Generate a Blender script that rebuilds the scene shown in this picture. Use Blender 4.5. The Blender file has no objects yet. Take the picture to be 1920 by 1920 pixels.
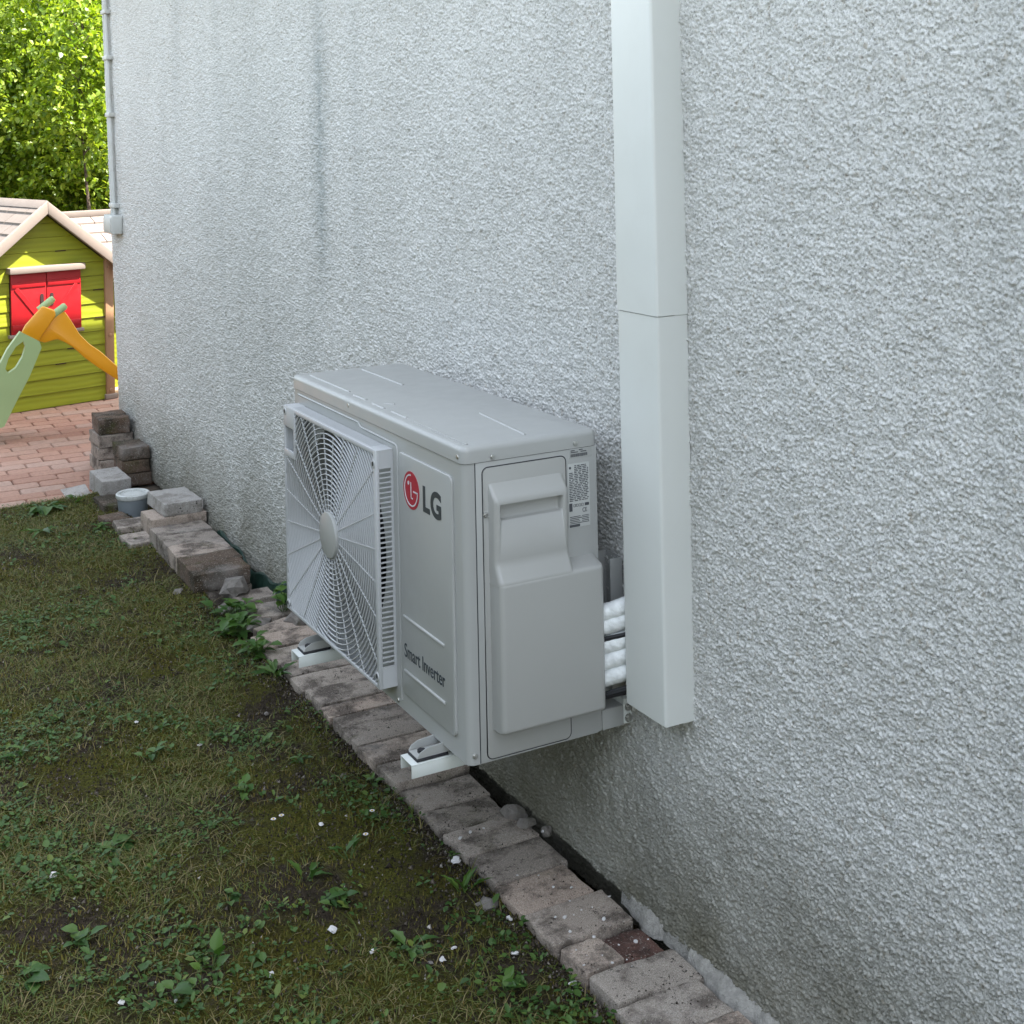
import bpy, bmesh, math, random
import numpy as np
from mathutils import Vector, Matrix

random.seed(7); RNG = np.random.default_rng(11)
SC = bpy.context.scene
COL = SC.collection
PI = math.pi

# ------------------------------------------------------------------ camera
CP = np.array([-1.6318, -2.493, 1.292]); YAW, PIT, ROL = .4997, .008, -.0205; FPX, CYP = 2545.6, 227.9
_F = np.array([math.sin(YAW)*math.cos(PIT), math.cos(YAW)*math.cos(PIT), math.sin(PIT)])
_R = np.array([math.cos(YAW), -math.sin(YAW), 0.]); _U = np.cross(_R, _F)
_R2 = _R*math.cos(ROL)+_U*math.sin(ROL); _U2 = -_R*math.sin(ROL)+_U*math.cos(ROL)
cd = bpy.data.cameras.new('camera'); co = bpy.data.objects.new('camera', cd); COL.objects.link(co)
co.matrix_world = Matrix([[_R2[i], _U2[i], -_F[i], CP[i]] for i in range(3)]+[[0, 0, 0, 1]])
cd.sensor_width = 36; cd.lens = FPX/1920*36; cd.shift_y = -(960-CYP)/1920
cd.clip_start = .05; cd.clip_end = 2000
SC.camera = co

def ray(u, v): return _F+_R2*(u-960)/FPX-_U2*(v-CYP)/FPX
def onX(u, v, x): d = ray(u, v); return Vector(CP+d*(x-CP[0])/d[0])
def onY(u, v, y): d = ray(u, v); return Vector(CP+d*(y-CP[1])/d[1])
def onZ(u, v, z): d = ray(u, v); return Vector(CP+d*(z-CP[2])/d[2])

# ------------------------------------------------------------------ world, sun, exposure
SUN = Vector((1.04, -.74, 2.0)).normalized()
W = bpy.data.worlds.new('World'); SC.world = W; W.use_nodes = True
nt = W.node_tree; bg = nt.nodes['Background']
sky = nt.nodes.new('ShaderNodeTexSky'); sky.sky_type = 'NISHITA'; sky.sun_disc = False
sky.sun_elevation = math.asin(SUN.z); sky.sun_rotation = math.atan2(SUN.x, SUN.y)
sky.air_density = 1.0; sky.dust_density = 2.0; sky.ozone_density = 1.0
hs = nt.nodes.new('ShaderNodeHueSaturation'); hs.inputs['Saturation'].default_value = .42; hs.inputs['Hue'].default_value = .484
nt.links.new(sky.outputs[0], hs.inputs['Color']); nt.links.new(hs.outputs[0], bg.inputs[0]); bg.inputs[1].default_value = .15
sl = bpy.data.lights.new('sun', 'SUN'); so = bpy.data.objects.new('sun', sl); COL.objects.link(so)
sl.energy = 4.2; sl.angle = math.radians(.53); sl.color = (1, .95, .87)
so.rotation_euler = SUN.to_track_quat('Z', 'Y').to_euler()
SC.view_settings.view_transform = 'Standard'; SC.view_settings.look = 'None'
SC.view_settings.exposure = 2.26; SC.view_settings.gamma = 1
SC.render.engine = 'CYCLES'

# ------------------------------------------------------------------ materials
MATS = {}
def newmat(name):
    m = bpy.data.materials.new(name); m.use_nodes = True; MATS[name] = m
    t = m.node_tree; return m, t, t.nodes, t.links, t.nodes['Principled BSDF']
def pos_node(t, mode='pos'):
    if mode == 'pos': return t.nodes.new('ShaderNodeNewGeometry').outputs['Position']
    return t.nodes.new('ShaderNodeTexCoord').outputs['Object']
def noise(t, vec, scale, detail=4, rough=.55):
    n = t.nodes.new('ShaderNodeTexNoise'); n.inputs['Scale'].default_value = scale
    n.inputs['Detail'].default_value = detail; n.inputs['Roughness'].default_value = rough
    t.links.new(vec, n.inputs['Vector']); return n.outputs['Fac']
def ramp(t, fac, stops):
    r = t.nodes.new('ShaderNodeValToRGB'); e = r.color_ramp.elements
    while len(e) < len(stops): e.new(.5)
    for el, (p, c) in zip(e, stops):
        el.position = p; el.color = (*(c if hasattr(c, '__len__') else (c, c, c)), 1)
    t.links.new(fac, r.inputs[0]); return r.outputs[0]
def mix(t, fac, a, b, mode='MIX'):
    m = t.nodes.new('ShaderNodeMix'); m.data_type = 'RGBA'; m.blend_type = mode
    for s, v in ((0, fac), (6, a), (7, b)):
        if isinstance(v, (int, float)): m.inputs[s].default_value = v
        elif isinstance(v, tuple): m.inputs[s].default_value = (*v, 1)
        else: t.links.new(v, m.inputs[s])
    return m.outputs[2]
def math_(t, op, a, b=0., clamp=False):
    m = t.nodes.new('ShaderNodeMath'); m.operation = op; m.use_clamp = clamp
    for s, v in ((0, a), (1, b)):
        if isinstance(v, (int, float)): m.inputs[s].default_value = v
        else: t.links.new(v, m.inputs[s])
    return m.outputs[0]
def bump(t, b, h, dist, strength=1., prev=None):
    n = t.nodes.new('ShaderNodeBump'); n.inputs['Distance'].default_value = dist; n.inputs['Strength'].default_value = strength
    t.links.new(h, n.inputs['Height'])
    if prev is not None: t.links.new(prev, n.inputs['Normal'])
    t.links.new(n.outputs[0], b.inputs['Normal']); return n.outputs[0]
def simple(name, col, rough=.5, metal=0., var=.06, scale=6., bmp=0., bscale=200., spec=.5, dirt=None):
    m, t, N, L, b = newmat(name)
    p = pos_node(t)
    f = noise(t, p, scale, 5)
    lo = tuple(c*(1-var) for c in col); hi = tuple(min(1, c*(1+var)) for c in col)
    c = ramp(t, f, [(.3, lo), (.7, hi)])
    if dirt:
        d = noise(t, p, dirt[1], 6, .7)
        c = mix(t, math_(t, 'MULTIPLY', ramp(t, d, [(.52, 0.), (.68, 1.)]), dirt[2]), c, dirt[0])
    L.new(c, b.inputs['Base Color'])
    b.inputs['Roughness'].default_value = rough; b.inputs['Metallic'].default_value = metal
    b.inputs['Specular IOR Level'].default_value = spec
    r = ramp(t, noise(t, p, scale*4, 3), [(.3, max(.05, rough-.06)), (.7, min(1, rough+.06))]); L.new(r, b.inputs['Roughness'])
    if bmp: bump(t, b, noise(t, p, bscale, 3), bmp)
    return m

m_unit = simple('painted_steel', (.385, .39, .38), .36, var=.03, scale=5)
m_grille = simple('grille_plastic', (.47, .48, .49), .4, var=.03)
m_cover = simple('plastic_cover', (.38, .38, .365), .38, var=.025, scale=4)
m_dark = simple('dark_interior', (.028, .03, .034), .6)
m_fan = simple('fan_plastic', (.03, .033, .037), .45)
m_coil = simple('coil_fins', (.022, .024, .026), .6)
m_red = simple('logo_red', (.36, .012, .035), .4, var=.02)
m_ink = simple('dark_ink', (.035, .045, .055), .45)
m_whiteink = simple('pale_ink', (.55, .56, .58), .5)
m_sticker = simple('sticker_paper', (.50, .51, .50), .45)
m_stickerink = simple('sticker_print', (.07, .075, .085), .6)
m_screw = simple('zinc_screw', (.55, .55, .53), .3, metal=.85)
m_bracket = simple('bracket_paint', (.66, .69, .67), .4, var=.03, dirt=((.5, .5, .42), 12, .3))
m_rubber = simple('black_rubber', (.018, .018, .022), .6)
m_duct = simple('duct_pvc', (.66, .675, .65), .34, var=.02, scale=3, dirt=((.58, .58, .55), 14, .12))
m_white = simple('insulation_wrap', (.78, .80, .80), .45, var=.10, scale=50, bmp=.004, bscale=70)
m_cable = simple('black_cable', (.015, .015, .018), .4)
m_conduit = simple('conduit_pvc', (.55, .56, .54), .45, dirt=((.3, .28, .2), 5, .4))
m_membrane = simple('green_membrane', (.03, .075, .055), .5)
m_pot = simple('pot_grey', (.19, .215, .235), .5)
m_potrim = simple('pot_rim', (.56, .58, .57), .45, dirt=((.2, .2, .16), 60, .5))
m_roofhouse = simple('roof_tiles_red', (.28, .12, .08), .8, bmp=.01, bscale=30)
m_trimw = simple('playhouse_trim', (.25, .205, .175), .55, var=.04)
m_tan = simple('playhouse_tan', (.34, .20, .11), .5, var=.04)
m_rooft = simple('playhouse_roof', (.18, .148, .128), .6, var=.08, scale=9)
m_redpl = simple('playhouse_red', (.36, .006, .011), .45, var=.04)
m_orange = simple('slide_orange', (.74, .32, .004), .4, var=.03)
m_mint = simple('slide_mint', (.34, .46, .22), .45, var=.04)
m_shutterhole = simple('shutter_gap', (.03, .01, .01), .7)
m_bark = simple('bark', (.075, .055, .038), .9, var=.3, scale=30, bmp=.01, bscale=60)
m_chip = simple('plaster_chip', (.66, .64, .64), .8, var=.1, bmp=.002, bscale=300)
m_stone = simple('rubble_stone', (.20, .18, .165), .9, var=.25, scale=40, bmp=.004, bscale=120, dirt=((.07, .07, .03), 15, .6))
m_petal = simple('petals', (.75, .72, .76), .6)
m_yellow = simple('flower_eye', (.6, .4, .03), .7)
m_stem = simple('green_stem', (.07, .12, .03), .6)

def wood_green():
    m, t, N, L, b = newmat('playhouse_green')
    p = pos_node(t, 'obj')
    mp = N.new('ShaderNodeMapping'); mp.inputs['Scale'].default_value = (.7, 1, 4); L.new(p, mp.inputs[0])
    w = N.new('ShaderNodeTexWave'); w.wave_type = 'BANDS'; w.bands_direction = 'Z'
    w.inputs['Scale'].default_value = 2.2; w.inputs['Distortion'].default_value = 9; w.inputs['Detail'].default_value = 2; w.inputs['Detail Scale'].default_value = .8
    L.new(mp.outputs[0], w.inputs['Vector'])
    c = ramp(t, w.outputs['Fac'], [(.0, (.235, .26, .009)), (.5, (.25, .28, .010)), (1., (.265, .295, .012))])
    L.new(c, b.inputs['Base Color']); b.inputs['Roughness'].default_value = .5
    bump(t, b, w.outputs['Fac'], .0015, .5); return m
m_green = wood_green()

def brick_mat(name, base, dark, moss=.3):
    m, t, N, L, b = newmat(name)
    p = pos_node(t)
    oi = N.new('ShaderNodeObjectInfo')
    add = N.new('ShaderNodeVectorMath'); add.operation = 'ADD'
    sc = N.new('ShaderNodeVectorMath'); sc.operation = 'SCALE'; sc.inputs['Scale'].default_value = 20
    cmb = N.new('ShaderNodeCombineXYZ'); L.new(oi.outputs['Random'], cmb.inputs[0]); L.new(oi.outputs['Random'], cmb.inputs[2])
    L.new(cmb.outputs[0], sc.inputs[0]); L.new(p, add.inputs[0]); L.new(sc.outputs[0], add.inputs[1]); q = add.outputs[0]
    tint = ramp(t, oi.outputs['Random'], [(0., tuple(c*.78 for c in base)), (.5, base), (1., (base[0]*1.18, base[1]*1.08, base[2]*1.03))])
    g = ramp(t, noise(t, p, 420, 2, .7), [(.28, tuple([.5]*3)), (.5, tuple([1.]*3)), (.75, tuple([1.6]*3))])
    c = mix(t, 1., tint, g, 'MULTIPLY')
    c = mix(t, math_(t, 'MULTIPLY', ramp(t, noise(t, q, 9, 6, .68), [(.47, 0.), (.60, 1.)]), .85), c, dark)
    c = mix(t, math_(t, 'MULTIPLY', ramp(t, noise(t, q, 240, 2, .6), [(.62, 0.), (.68, 1.)]), .7), c, (.52, .48, .43))
    sp = ramp(t, noise(t, q, 95, 3, .6), [(.60, 0.), (.67, 1.)])
    spm = ramp(t, noise(t, q, 12, 2), [(.45, 0.), (.6, 1.)])
    c = mix(t, math_(t, 'MULTIPLY', math_(t, 'MULTIPLY', sp, spm), .9), c, (.022, .018, .014))
    c = mix(t, math_(t, 'MULTIPLY', ramp(t, noise(t, q, 6, 5, .7), [(.56, 0.), (.7, 1.)]), moss), c, (.07, .075, .02))
    c = mix(t, math_(t, 'MULTIPLY', ramp(t, noise(t, q, 5, 4, .6), [(.56, 0.), (.72, 1.)]), .45), c, (.36, .33, .31))
    L.new(c, b.inputs['Base Color']); b.inputs['Roughness'].default_value = .93; b.inputs['Specular IOR Level'].default_value = .25
    n1 = bump(t, b, noise(t, p, 330, 3, .7), .0022); bump(t, b, noise(t, q, 30, 4, .6), .006, .7, n1); return m
m_brick = brick_mat('paving_brick', (.385, .33, .285), (.08, .064, .054), .25)
m_brickpale = brick_mat('paving_brick_pale', (.44, .385, .335), (.10, .08, .068), .1)
m_brickdark = brick_mat('paving_brick_brown', (.115, .085, .065), (.035, .03, .02), .6)
m_brickred = brick_mat('paving_brick_red', (.15, .085, .07), (.05, .032, .028), .3)
m_slab = brick_mat('stone_slab', (.42, .40, .38), (.24, .22, .2), .1)

def paver_mat():
    m, t, N, L, b = newmat('patio_paver')
    p = pos_node(t); gi = N.new('ShaderNodeNewGeometry').outputs['Random Per Island']
    c = ramp(t, gi, [(0., (.33, .175, .125)), (.5, (.39, .225, .165)), (1., (.39, .26, .205))])
    c = mix(t, 1., c, ramp(t, noise(t, p, 60, 5, .7), [(.3, .8), (.7, 1.15)]), 'MULTIPLY')
    L.new(c, b.inputs['Base Color']); b.inputs['Roughness'].default_value = .85
    bump(t, b, noise(t, p, 90, 4), .004); return m
m_paver = paver_mat()
m_sand = simple('joint_sand', (.10, .08, .06), .95, var=.2, scale=60)

def stucco_mat():
    m, t, N, L, b = newmat('roughcast')
    p = pos_node(t)
    sep = N.new('ShaderNodeSeparateXYZ'); L.new(p, sep.inputs[0])
    c = ramp(t, noise(t, p, 2.1, 7, .7), [(.3, (.64, .635, .615)), (.7, (.735, .73, .71))])
    c = mix(t, math_(t, 'MULTIPLY', ramp(t, noise(t, p, 75, 3, .6), [(.58, 0.), (.70, 1.)]), .55), c, (.36, .30, .22))
    c = mix(t, 1., c, ramp(t, noise(t, p, 210, 3, .8), [(.34, .42), (.46, .95), (.7, 1.07)]), 'MULTIPLY')
    # dirt splashed up from the ground, and faint old rain streaks
    h = math_(t, 'ADD', sep.outputs[2], math_(t, 'MULTIPLY', math_(t, 'SUBTRACT', noise(t, p, 3.2, 5, .65), .5), .55))
    low = ramp(t, math_(t, 'MULTIPLY', math_(t, 'ADD', h, .42), 1.6), [(0., 1.), (.30, .62), (.8, 0.)])
    dirt = mix(t, noise(t, p, 7, 4), (.11, .10, .066), (.25, .235, .18))
    c = mix(t, math_(t, 'MULTIPLY', low, .92), c, dirt)
    mp = N.new('ShaderNodeMapping'); mp.inputs['Scale'].default_value = (1, 3.2, .22); L.new(p, mp.inputs[0])
    c = mix(t, math_(t, 'MULTIPLY', ramp(t, noise(t, mp.outputs[0], 1., 4, .6), [(.55, 0.), (.75, 1.)]), .35), c, (.44, .45, .44))
    # one narrow weathering mark
    st = math_(t, 'ABSOLUTE', math_(t, 'SUBTRACT', math_(t, 'ADD', sep.outputs[1], math_(t, 'MULTIPLY', noise(t, p, 9, 3), .05)), 1.875))
    sm = ramp(t, st, [(0., 1.), (.035, .6), (.11, 0.)])
    zz = math_(t, 'ABSOLUTE', math_(t, 'SUBTRACT', sep.outputs[2], 1.28)); zm = ramp(t, zz, [(.26, 1.), (.55, 0.)])
    c = mix(t, math_(t, 'MULTIPLY', math_(t, 'MULTIPLY', math_(t, 'MULTIPLY', sm, zm), ramp(t, noise(t, p, 30, 4, .7), [(.35, .3), (.6, 1.)])), .8), c, (.30, .33, .33))
    wd = ramp(t, math_(t, 'ABSOLUTE', math_(t, 'SUBTRACT', sep.outputs[1], 2.6)), [(.2, 1.), (.75, 0.)])
    c = mix(t, math_(t, 'MULTIPLY', math_(t, 'MULTIPLY', wd, ramp(t, noise(t, p, 4, 4), [(.4, .3), (.6, 1.)])), .22), c, (.42, .43, .41))
    L.new(c, b.inputs['Base Color']); b.inputs['Roughness'].default_value = 1.; b.inputs['Specular IOR Level'].default_value = .03
    bump(t, b, noise(t, p, 420, 3, .7), .0012); return m
m_stucco = stucco_mat()

def soil_mat():
    m, t, N, L, b = newmat('mossy_soil')
    p = pos_node(t)
    c = ramp(t, noise(t, p, 45, 6, .7), [(.3, (.028, .021, .014)), (.55, (.07, .054, .038)), (.75, (.14, .115, .09))])
    moss = ramp(t, noise(t, p, 3.2, 6, .7), [(.44, 0.), (.56, 1.)])
    mc = ramp(t, noise(t, p, 140, 3, .7), [(.3, (.035, .038, .007)), (.55, (.115, .115, .02)), (.75, (.21, .19, .04))])
    mc = mix(t, ramp(t, noise(t, p, 6, 4), [(.5, 0.), (.65, .6)]), mc, (.055, .033, .012))
    c = mix(t, moss, c, mc)
    L.new(c, b.inputs['Base Color']); b.inputs['Roughness'].default_value = 1.; b.inputs['Specular IOR Level'].default_value = .15
    n1 = bump(t, b, noise(t, p, 230, 4, .8), .010); bump(t, b, noise(t, p, 45, 5, .75), .028, 1., n1); return m
m_soil = soil_mat()

def leaf_mat(name, stops, rough=.5, trans=.35, spec=.35):
    m, t, N, L, b = newmat(name)
    gi = N.new('ShaderNodeNewGeometry').outputs['Random Per Island']
    c = ramp(t, gi, stops)
    L.new(c, b.inputs['Base Color']); b.inputs['Roughness'].default_value = rough; b.inputs['Specular IOR Level'].default_value = spec
    if trans:
        tr = N.new('ShaderNodeBsdfTranslucent'); ms = N.new('ShaderNodeMixShader'); ms.inputs[0].default_value = trans
        c2 = mix(t, 1., c, (1.5, 1.5, .6), 'MULTIPLY'); L.new(c2, tr.inputs[0])
        out = N['Material Output']; L.new(b.outputs[0], ms.inputs[1]); L.new(tr.outputs[0], ms.inputs[2]); L.new(ms.outputs[0], out.inputs[0])
    return m
m_grass = leaf_mat('grass_blades', [(0., (.07, .105, .016)), (.4, (.105, .13, .026)), (.75, (.15, .13, .045)), (1., (.26, .21, .10))], .6, .2)
m_weed = leaf_mat('weed_leaves', [(0., (.035, .08, .018)), (.5, (.055, .115, .026)), (.85, (.08, .15, .035)), (1., (.14, .18, .035))], .5, .2)
m_moss = leaf_mat('moss_tufts', [(0., (.06, .065, .009)), (.5, (.125, .125, .018)), (1., (.17, .12, .03))], .8, .1)
m_leafA = leaf_mat('tree_leaves_light', [(0., (.08, .15, .008)), (.5, (.17, .25, .014)), (1., (.28, .35, .045))], .4, .4, .5)
m_leafB = leaf_mat('tree_leaves_dark', [(0., (.03, .07, .009)), (.5, (.06, .125, .014)), (1., (.11, .18, .026))], .4, .3, .5)

# ------------------------------------------------------------------ helpers
def tag(o, label=None, cat=None, group=None, kind=None):
    if label: o['label'] = label
    if cat: o['category'] = cat
    if group: o['group'] = group
    if kind: o['kind'] = kind
    return o
def empty(name, loc, label, cat, group=None, rz=0):
    o = bpy.data.objects.new(name, None); COL.objects.link(o); o.location = loc; o.rotation_euler = (0, 0, rz)
    o.empty_display_size = .05
    return tag(o, label, cat, group)
def link(name, me, mat, parent=None, smooth=False):
    for m_ in (mat if isinstance(mat, (list, tuple)) else [mat]): me.materials.append(m_)
    if smooth: me.polygons.foreach_set('use_smooth', [True]*len(me.polygons))
    o = bpy.data.objects.new(name, me); COL.objects.link(o)
    if parent is not None: o.parent = parent
    return o
def autosmooth(me, ang=40):
    me.polygons.foreach_set('use_smooth', [True]*len(me.polygons))
    bm = bmesh.new(); bm.from_mesh(me)
    for e in bm.edges:
        if len(e.link_faces) != 2 or e.calc_face_angle(0) > math.radians(ang): e.smooth = False
    bm.to_mesh(me); bm.free()
def npmesh(name, V, F, smooth=False):
    V = np.asarray(V, np.float32); F = np.asarray(F, np.int32); k = F.shape[1]
    me = bpy.data.meshes.new(name); me.vertices.add(len(V)); me.vertices.foreach_set('co', V.ravel())
    me.loops.add(F.size); me.loops.foreach_set('vertex_index', F.ravel())
    me.polygons.add(len(F)); me.polygons.foreach_set('loop_start', np.arange(0, F.size, k, dtype=np.int32))
    if smooth: me.polygons.foreach_set('use_smooth', np.ones(len(F), bool))
    me.update(calc_edges=True); return me
class B:
    """collects shapes; build() links them as one mesh object"""
    def __init__(s): s.bm = bmesh.new()
    def box(s, a, b, bev=0., seg=2, rot=None, piv=None, axis=None):
        t = bmesh.new(); bmesh.ops.create_cube(t, size=1)
        a = Vector(a); b = Vector(b)
        for v in t.verts: v.co = Vector(((a[i]+b[i])/2+v.co[i]*(b[i]-a[i]) for i in range(3)))
        if bev:
            es = t.edges[:] if axis is None else [e for e in t.edges if abs((e.verts[0].co-e.verts[1].co).normalized()[axis]) > .9]
            bmesh.ops.bevel(t, geom=es, offset=bev, segments=seg, profile=.5, affect='EDGES', clamp_overlap=True)
        if rot is not None:
            bmesh.ops.rotate(t, verts=t.verts, cent=piv if piv is not None else (a+b)/2, matrix=rot)
        s.add(t); return s
    def add(s, t, mat=None):
        if mat is not None: t.transform(mat)
        me = bpy.data.meshes.new('tmp'); t.to_mesh(me); t.free(); s.bm.from_mesh(me); bpy.data.meshes.remove(me)
    def prism(s, pts, vec, bev=0., seg=2):
        """polygon pts (3D) extruded by vec"""
        t = bmesh.new(); vs = [t.verts.new(p) for p in pts]; f = t.faces.new(vs)
        r = bmesh.ops.extrude_face_region(t, geom=[f]); nv = [g for g in r['geom'] if isinstance(g, bmesh.types.BMVert)]
        bmesh.ops.translate(t, verts=nv, vec=vec)
        bmesh.ops.recalc_face_normals(t, faces=t.faces)
        if bev: bmesh.ops.bevel(t, geom=t.edges[:], offset=bev, segments=seg, profile=.5, affect='EDGES', clamp_overlap=True)
        s.add(t); return s
    def cyl(s, p, q, r, n=16, r2=None, bev=0.):
        p = Vector(p); q = Vector(q); d = q-p
        t = bmesh.new(); bmesh.ops.create_cone(t, cap_ends=True, segments=n, radius1=r, radius2=r if r2 is None else r2, depth=d.length)
        if bev: bmesh.ops.bevel(t, geom=[e for e in t.edges if len(e.link_faces) == 2 and e.calc_face_angle(0) > 1], offset=bev, segments=2, affect='EDGES', profile=.5)
        s.add(t, Matrix.Translation((p+q)/2) @ d.to_track_quat('Z', 'Y').to_matrix().to_4x4()); return s
    def tube(s, pts, r, n=10, rfun=None):
        pts = [Vector(p) for p in pts]; t = bmesh.new(); rings = []
        for i, p in enumerate(pts):
            d = (pts[min(i+1, len(pts)-1)]-pts[max(i-1, 0)]).normalized(); q = d.to_track_quat('Z', 'Y')
            rr = r if rfun is None else r*rfun(i/(len(pts)-1))
            rings.append([t.verts.new(p+q @ Vector((rr*math.cos(2*PI*k/n), rr*math.sin(2*PI*k/n), 0))) for k in range(n)])
        for a, b in zip(rings, rings[1:]):
            for k in range(n): t.faces.new((a[k], a[(k+1) % n], b[(k+1) % n], b[k]))
        t.faces.new(rings[0][::-1]); t.faces.new(rings[-1]); s.add(t); return s
    def build(s, name, mat, parent=None, ang=40, sm=True):
        me = bpy.data.meshes.new(name); s.bm.to_mesh(me); s.bm.free()
        if sm: autosmooth(me, ang)
        return link(name, me, mat, parent)
def qnoise(X, Y, seed=0):
    """2D value-gradient noise, vectorised"""
    r = np.random.default_rng(seed); T = 1024
    ang = r.random((T, T)).astype(np.float32)*2*np.pi; gx, gy = np.cos(ang), np.sin(ang)
    xi = np.floor(X).astype(int); yi = np.floor(Y).astype(int); fx = X-xi; fy = Y-yi
    def g(i, j): a = (xi+i) % T; b = (yi+j) % T; return gx[a, b]*(fx-i)+gy[a, b]*(fy-j)
    u = fx**3*(fx*(6*fx-15)+10); v = fy**3*(fy*(6*fy-15)+10)
    return ((g(0, 0)*(1-u)+g(1, 0)*u)*(1-v)+(g(0, 1)*(1-u)+g(1, 1)*u)*v)*1.4
def worley(X, Y, seed=0):
    r = np.random.default_rng(seed); T = 1024; jx = r.random((T, T)).astype(np.float32); jy = r.random((T, T)).astype(np.float32); hh = r.random((T, T)).astype(np.float32)
    xi = np.floor(X).astype(int); yi = np.floor(Y).astype(int)
    best = np.full(X.shape, 9., np.float32); hb = np.zeros(X.shape, np.float32)
    for i in (-1, 0, 1):
        for j in (-1, 0, 1):
            a = (xi+i) % T; b = (yi+j) % T
            d = (xi+i+jx[a, b]-X)**2+(yi+j+jy[a, b]-Y)**2
            m = d < best; best = np.where(m, d, best); hb = np.where(m, hh[a, b], hb)
    return np.sqrt(best), hb

# ================================================================== SETTING: ground
def ground_h(X, Y):
    h = -.401+.008*qnoise(X*2.3+40, Y*2.3+60, 1)+.006*qnoise(X*9+10, Y*9+30, 2)+.003*qnoise(X*33+9, Y*33+9, 3)
    near = np.clip((X+.30)/.1, 0, 1)*np.clip((.12-np.abs(X+.17))/.05+1, 0, 1)
    h = h+.012*np.clip(1-np.abs(X+.29)/.07, 0, 1)*(.6+.8*qnoise(X*5, Y*5, 4))
    h = h - .055*np.clip((X+.245)/.04, 0, 1)-.22*np.clip((X+.085)/.03, 0, 1)
    h = h + .02*np.clip((Y-3.2)/1.0, 0, 1)
    far = np.clip((np.hypot(X+.7, Y-1.8)-5)/3, 0, 1)
    patio = np.clip((Y-4.12)/.1, 0, 1)*np.clip((X+2.2)/.1, 0, 1)
    h = h*(1-patio)+patio*(-.46)
    return h*(1-far)+far*(-.46)
def axis(a, b, st, lo, hi):
    mid = np.arange(a, b, st); g = [st]
    while sum(g) < max(hi-b, a-lo): g.append(g[-1]*1.35)
    g = np.cumsum(g); return np.concatenate([(a-g)[::-1], mid, b+g])
gx = axis(-2.2, .15, .018, -400, 400); gy = axis(-1.1, 4.6, .018, -400, 400)
GX, GY = np.meshgrid(gx, gy, indexing='ij'); GZ = ground_h(GX, GY)
def gridfaces(nx, ny):
    i = np.arange(nx-1)[:, None]; j = np.arange(ny-1)[None, :]; a = (i*ny+j).ravel()
    return np.stack([a, a+ny, a+ny+1, a+1], 1)
gme = npmesh('lawn_ground', np.stack([GX, GY, GZ], -1).reshape(-1, 3), gridfaces(len(gx), len(gy)), True)
tag(link('ground', gme, m_soil), kind='structure')

# patio of rounded pavers, one sheet
def patio():
    b = bmesh.new(); L_, W_ = .215, .108; top = -.405
    ang = .0; r = .014
    def paver(cx, cy, lx, ly):
        z = top+random.uniform(-.002, .002); c = .008
        o = [(-lx/2+c*1.6, -ly/2), (lx/2-c*1.6, -ly/2), (lx/2, -ly/2+c*1.6), (lx/2, ly/2-c*1.6), (lx/2-c*1.6, ly/2), (-lx/2+c*1.6, ly/2), (-lx/2, ly/2-c*1.6), (-lx/2, -ly/2+c*1.6)]
        tx, ty = random.uniform(-.004, .004), random.uniform(-.004, .004)
        lo = [b.verts.new((cx+x, cy+y, -.45)) for x, y in o]
        md = [b.verts.new((cx+x, cy+y, z-.006)) for x, y in o]
        up = [b.verts.new((cx+x*.96, cy+y*.93, z+tx*x+ty*y)) for x, y in o]
        for i in range(8):
            j = (i+1) % 8; b.faces.new((lo[i], lo[j], md[j], md[i])); b.faces.new((md[i], md[j], up[j], up[i]))
        b.faces.new(up)
    y = 4.20; row = 0
    while y < 8.6:
        x = -2.1+(row % 2)*L_/2+random.uniform(-.01, .01)
        if row == 0:
            x = -2.1
        while x < 2.4:
            xm = -.36 if row == 0 else 9
            if not (y < 5.2 and x > .02) and x < xm: paver(x+L_/2, y+W_/2, L_-.004, W_-.004)
            x += L_
        y += W_; row += 1
    me = bpy.data.meshes.new('patio'); b.to_mesh(me); b.free()
    o = link('patio', me, m_paver); tag(o, kind='structure')
    s = B(); s.box((-2.12, 4.19, -.50), (2.4, 8.7, -.417)); s.build('patio_bed', m_sand); tag(bpy.data.objects['patio_bed'], kind='structure')
patio()

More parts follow.
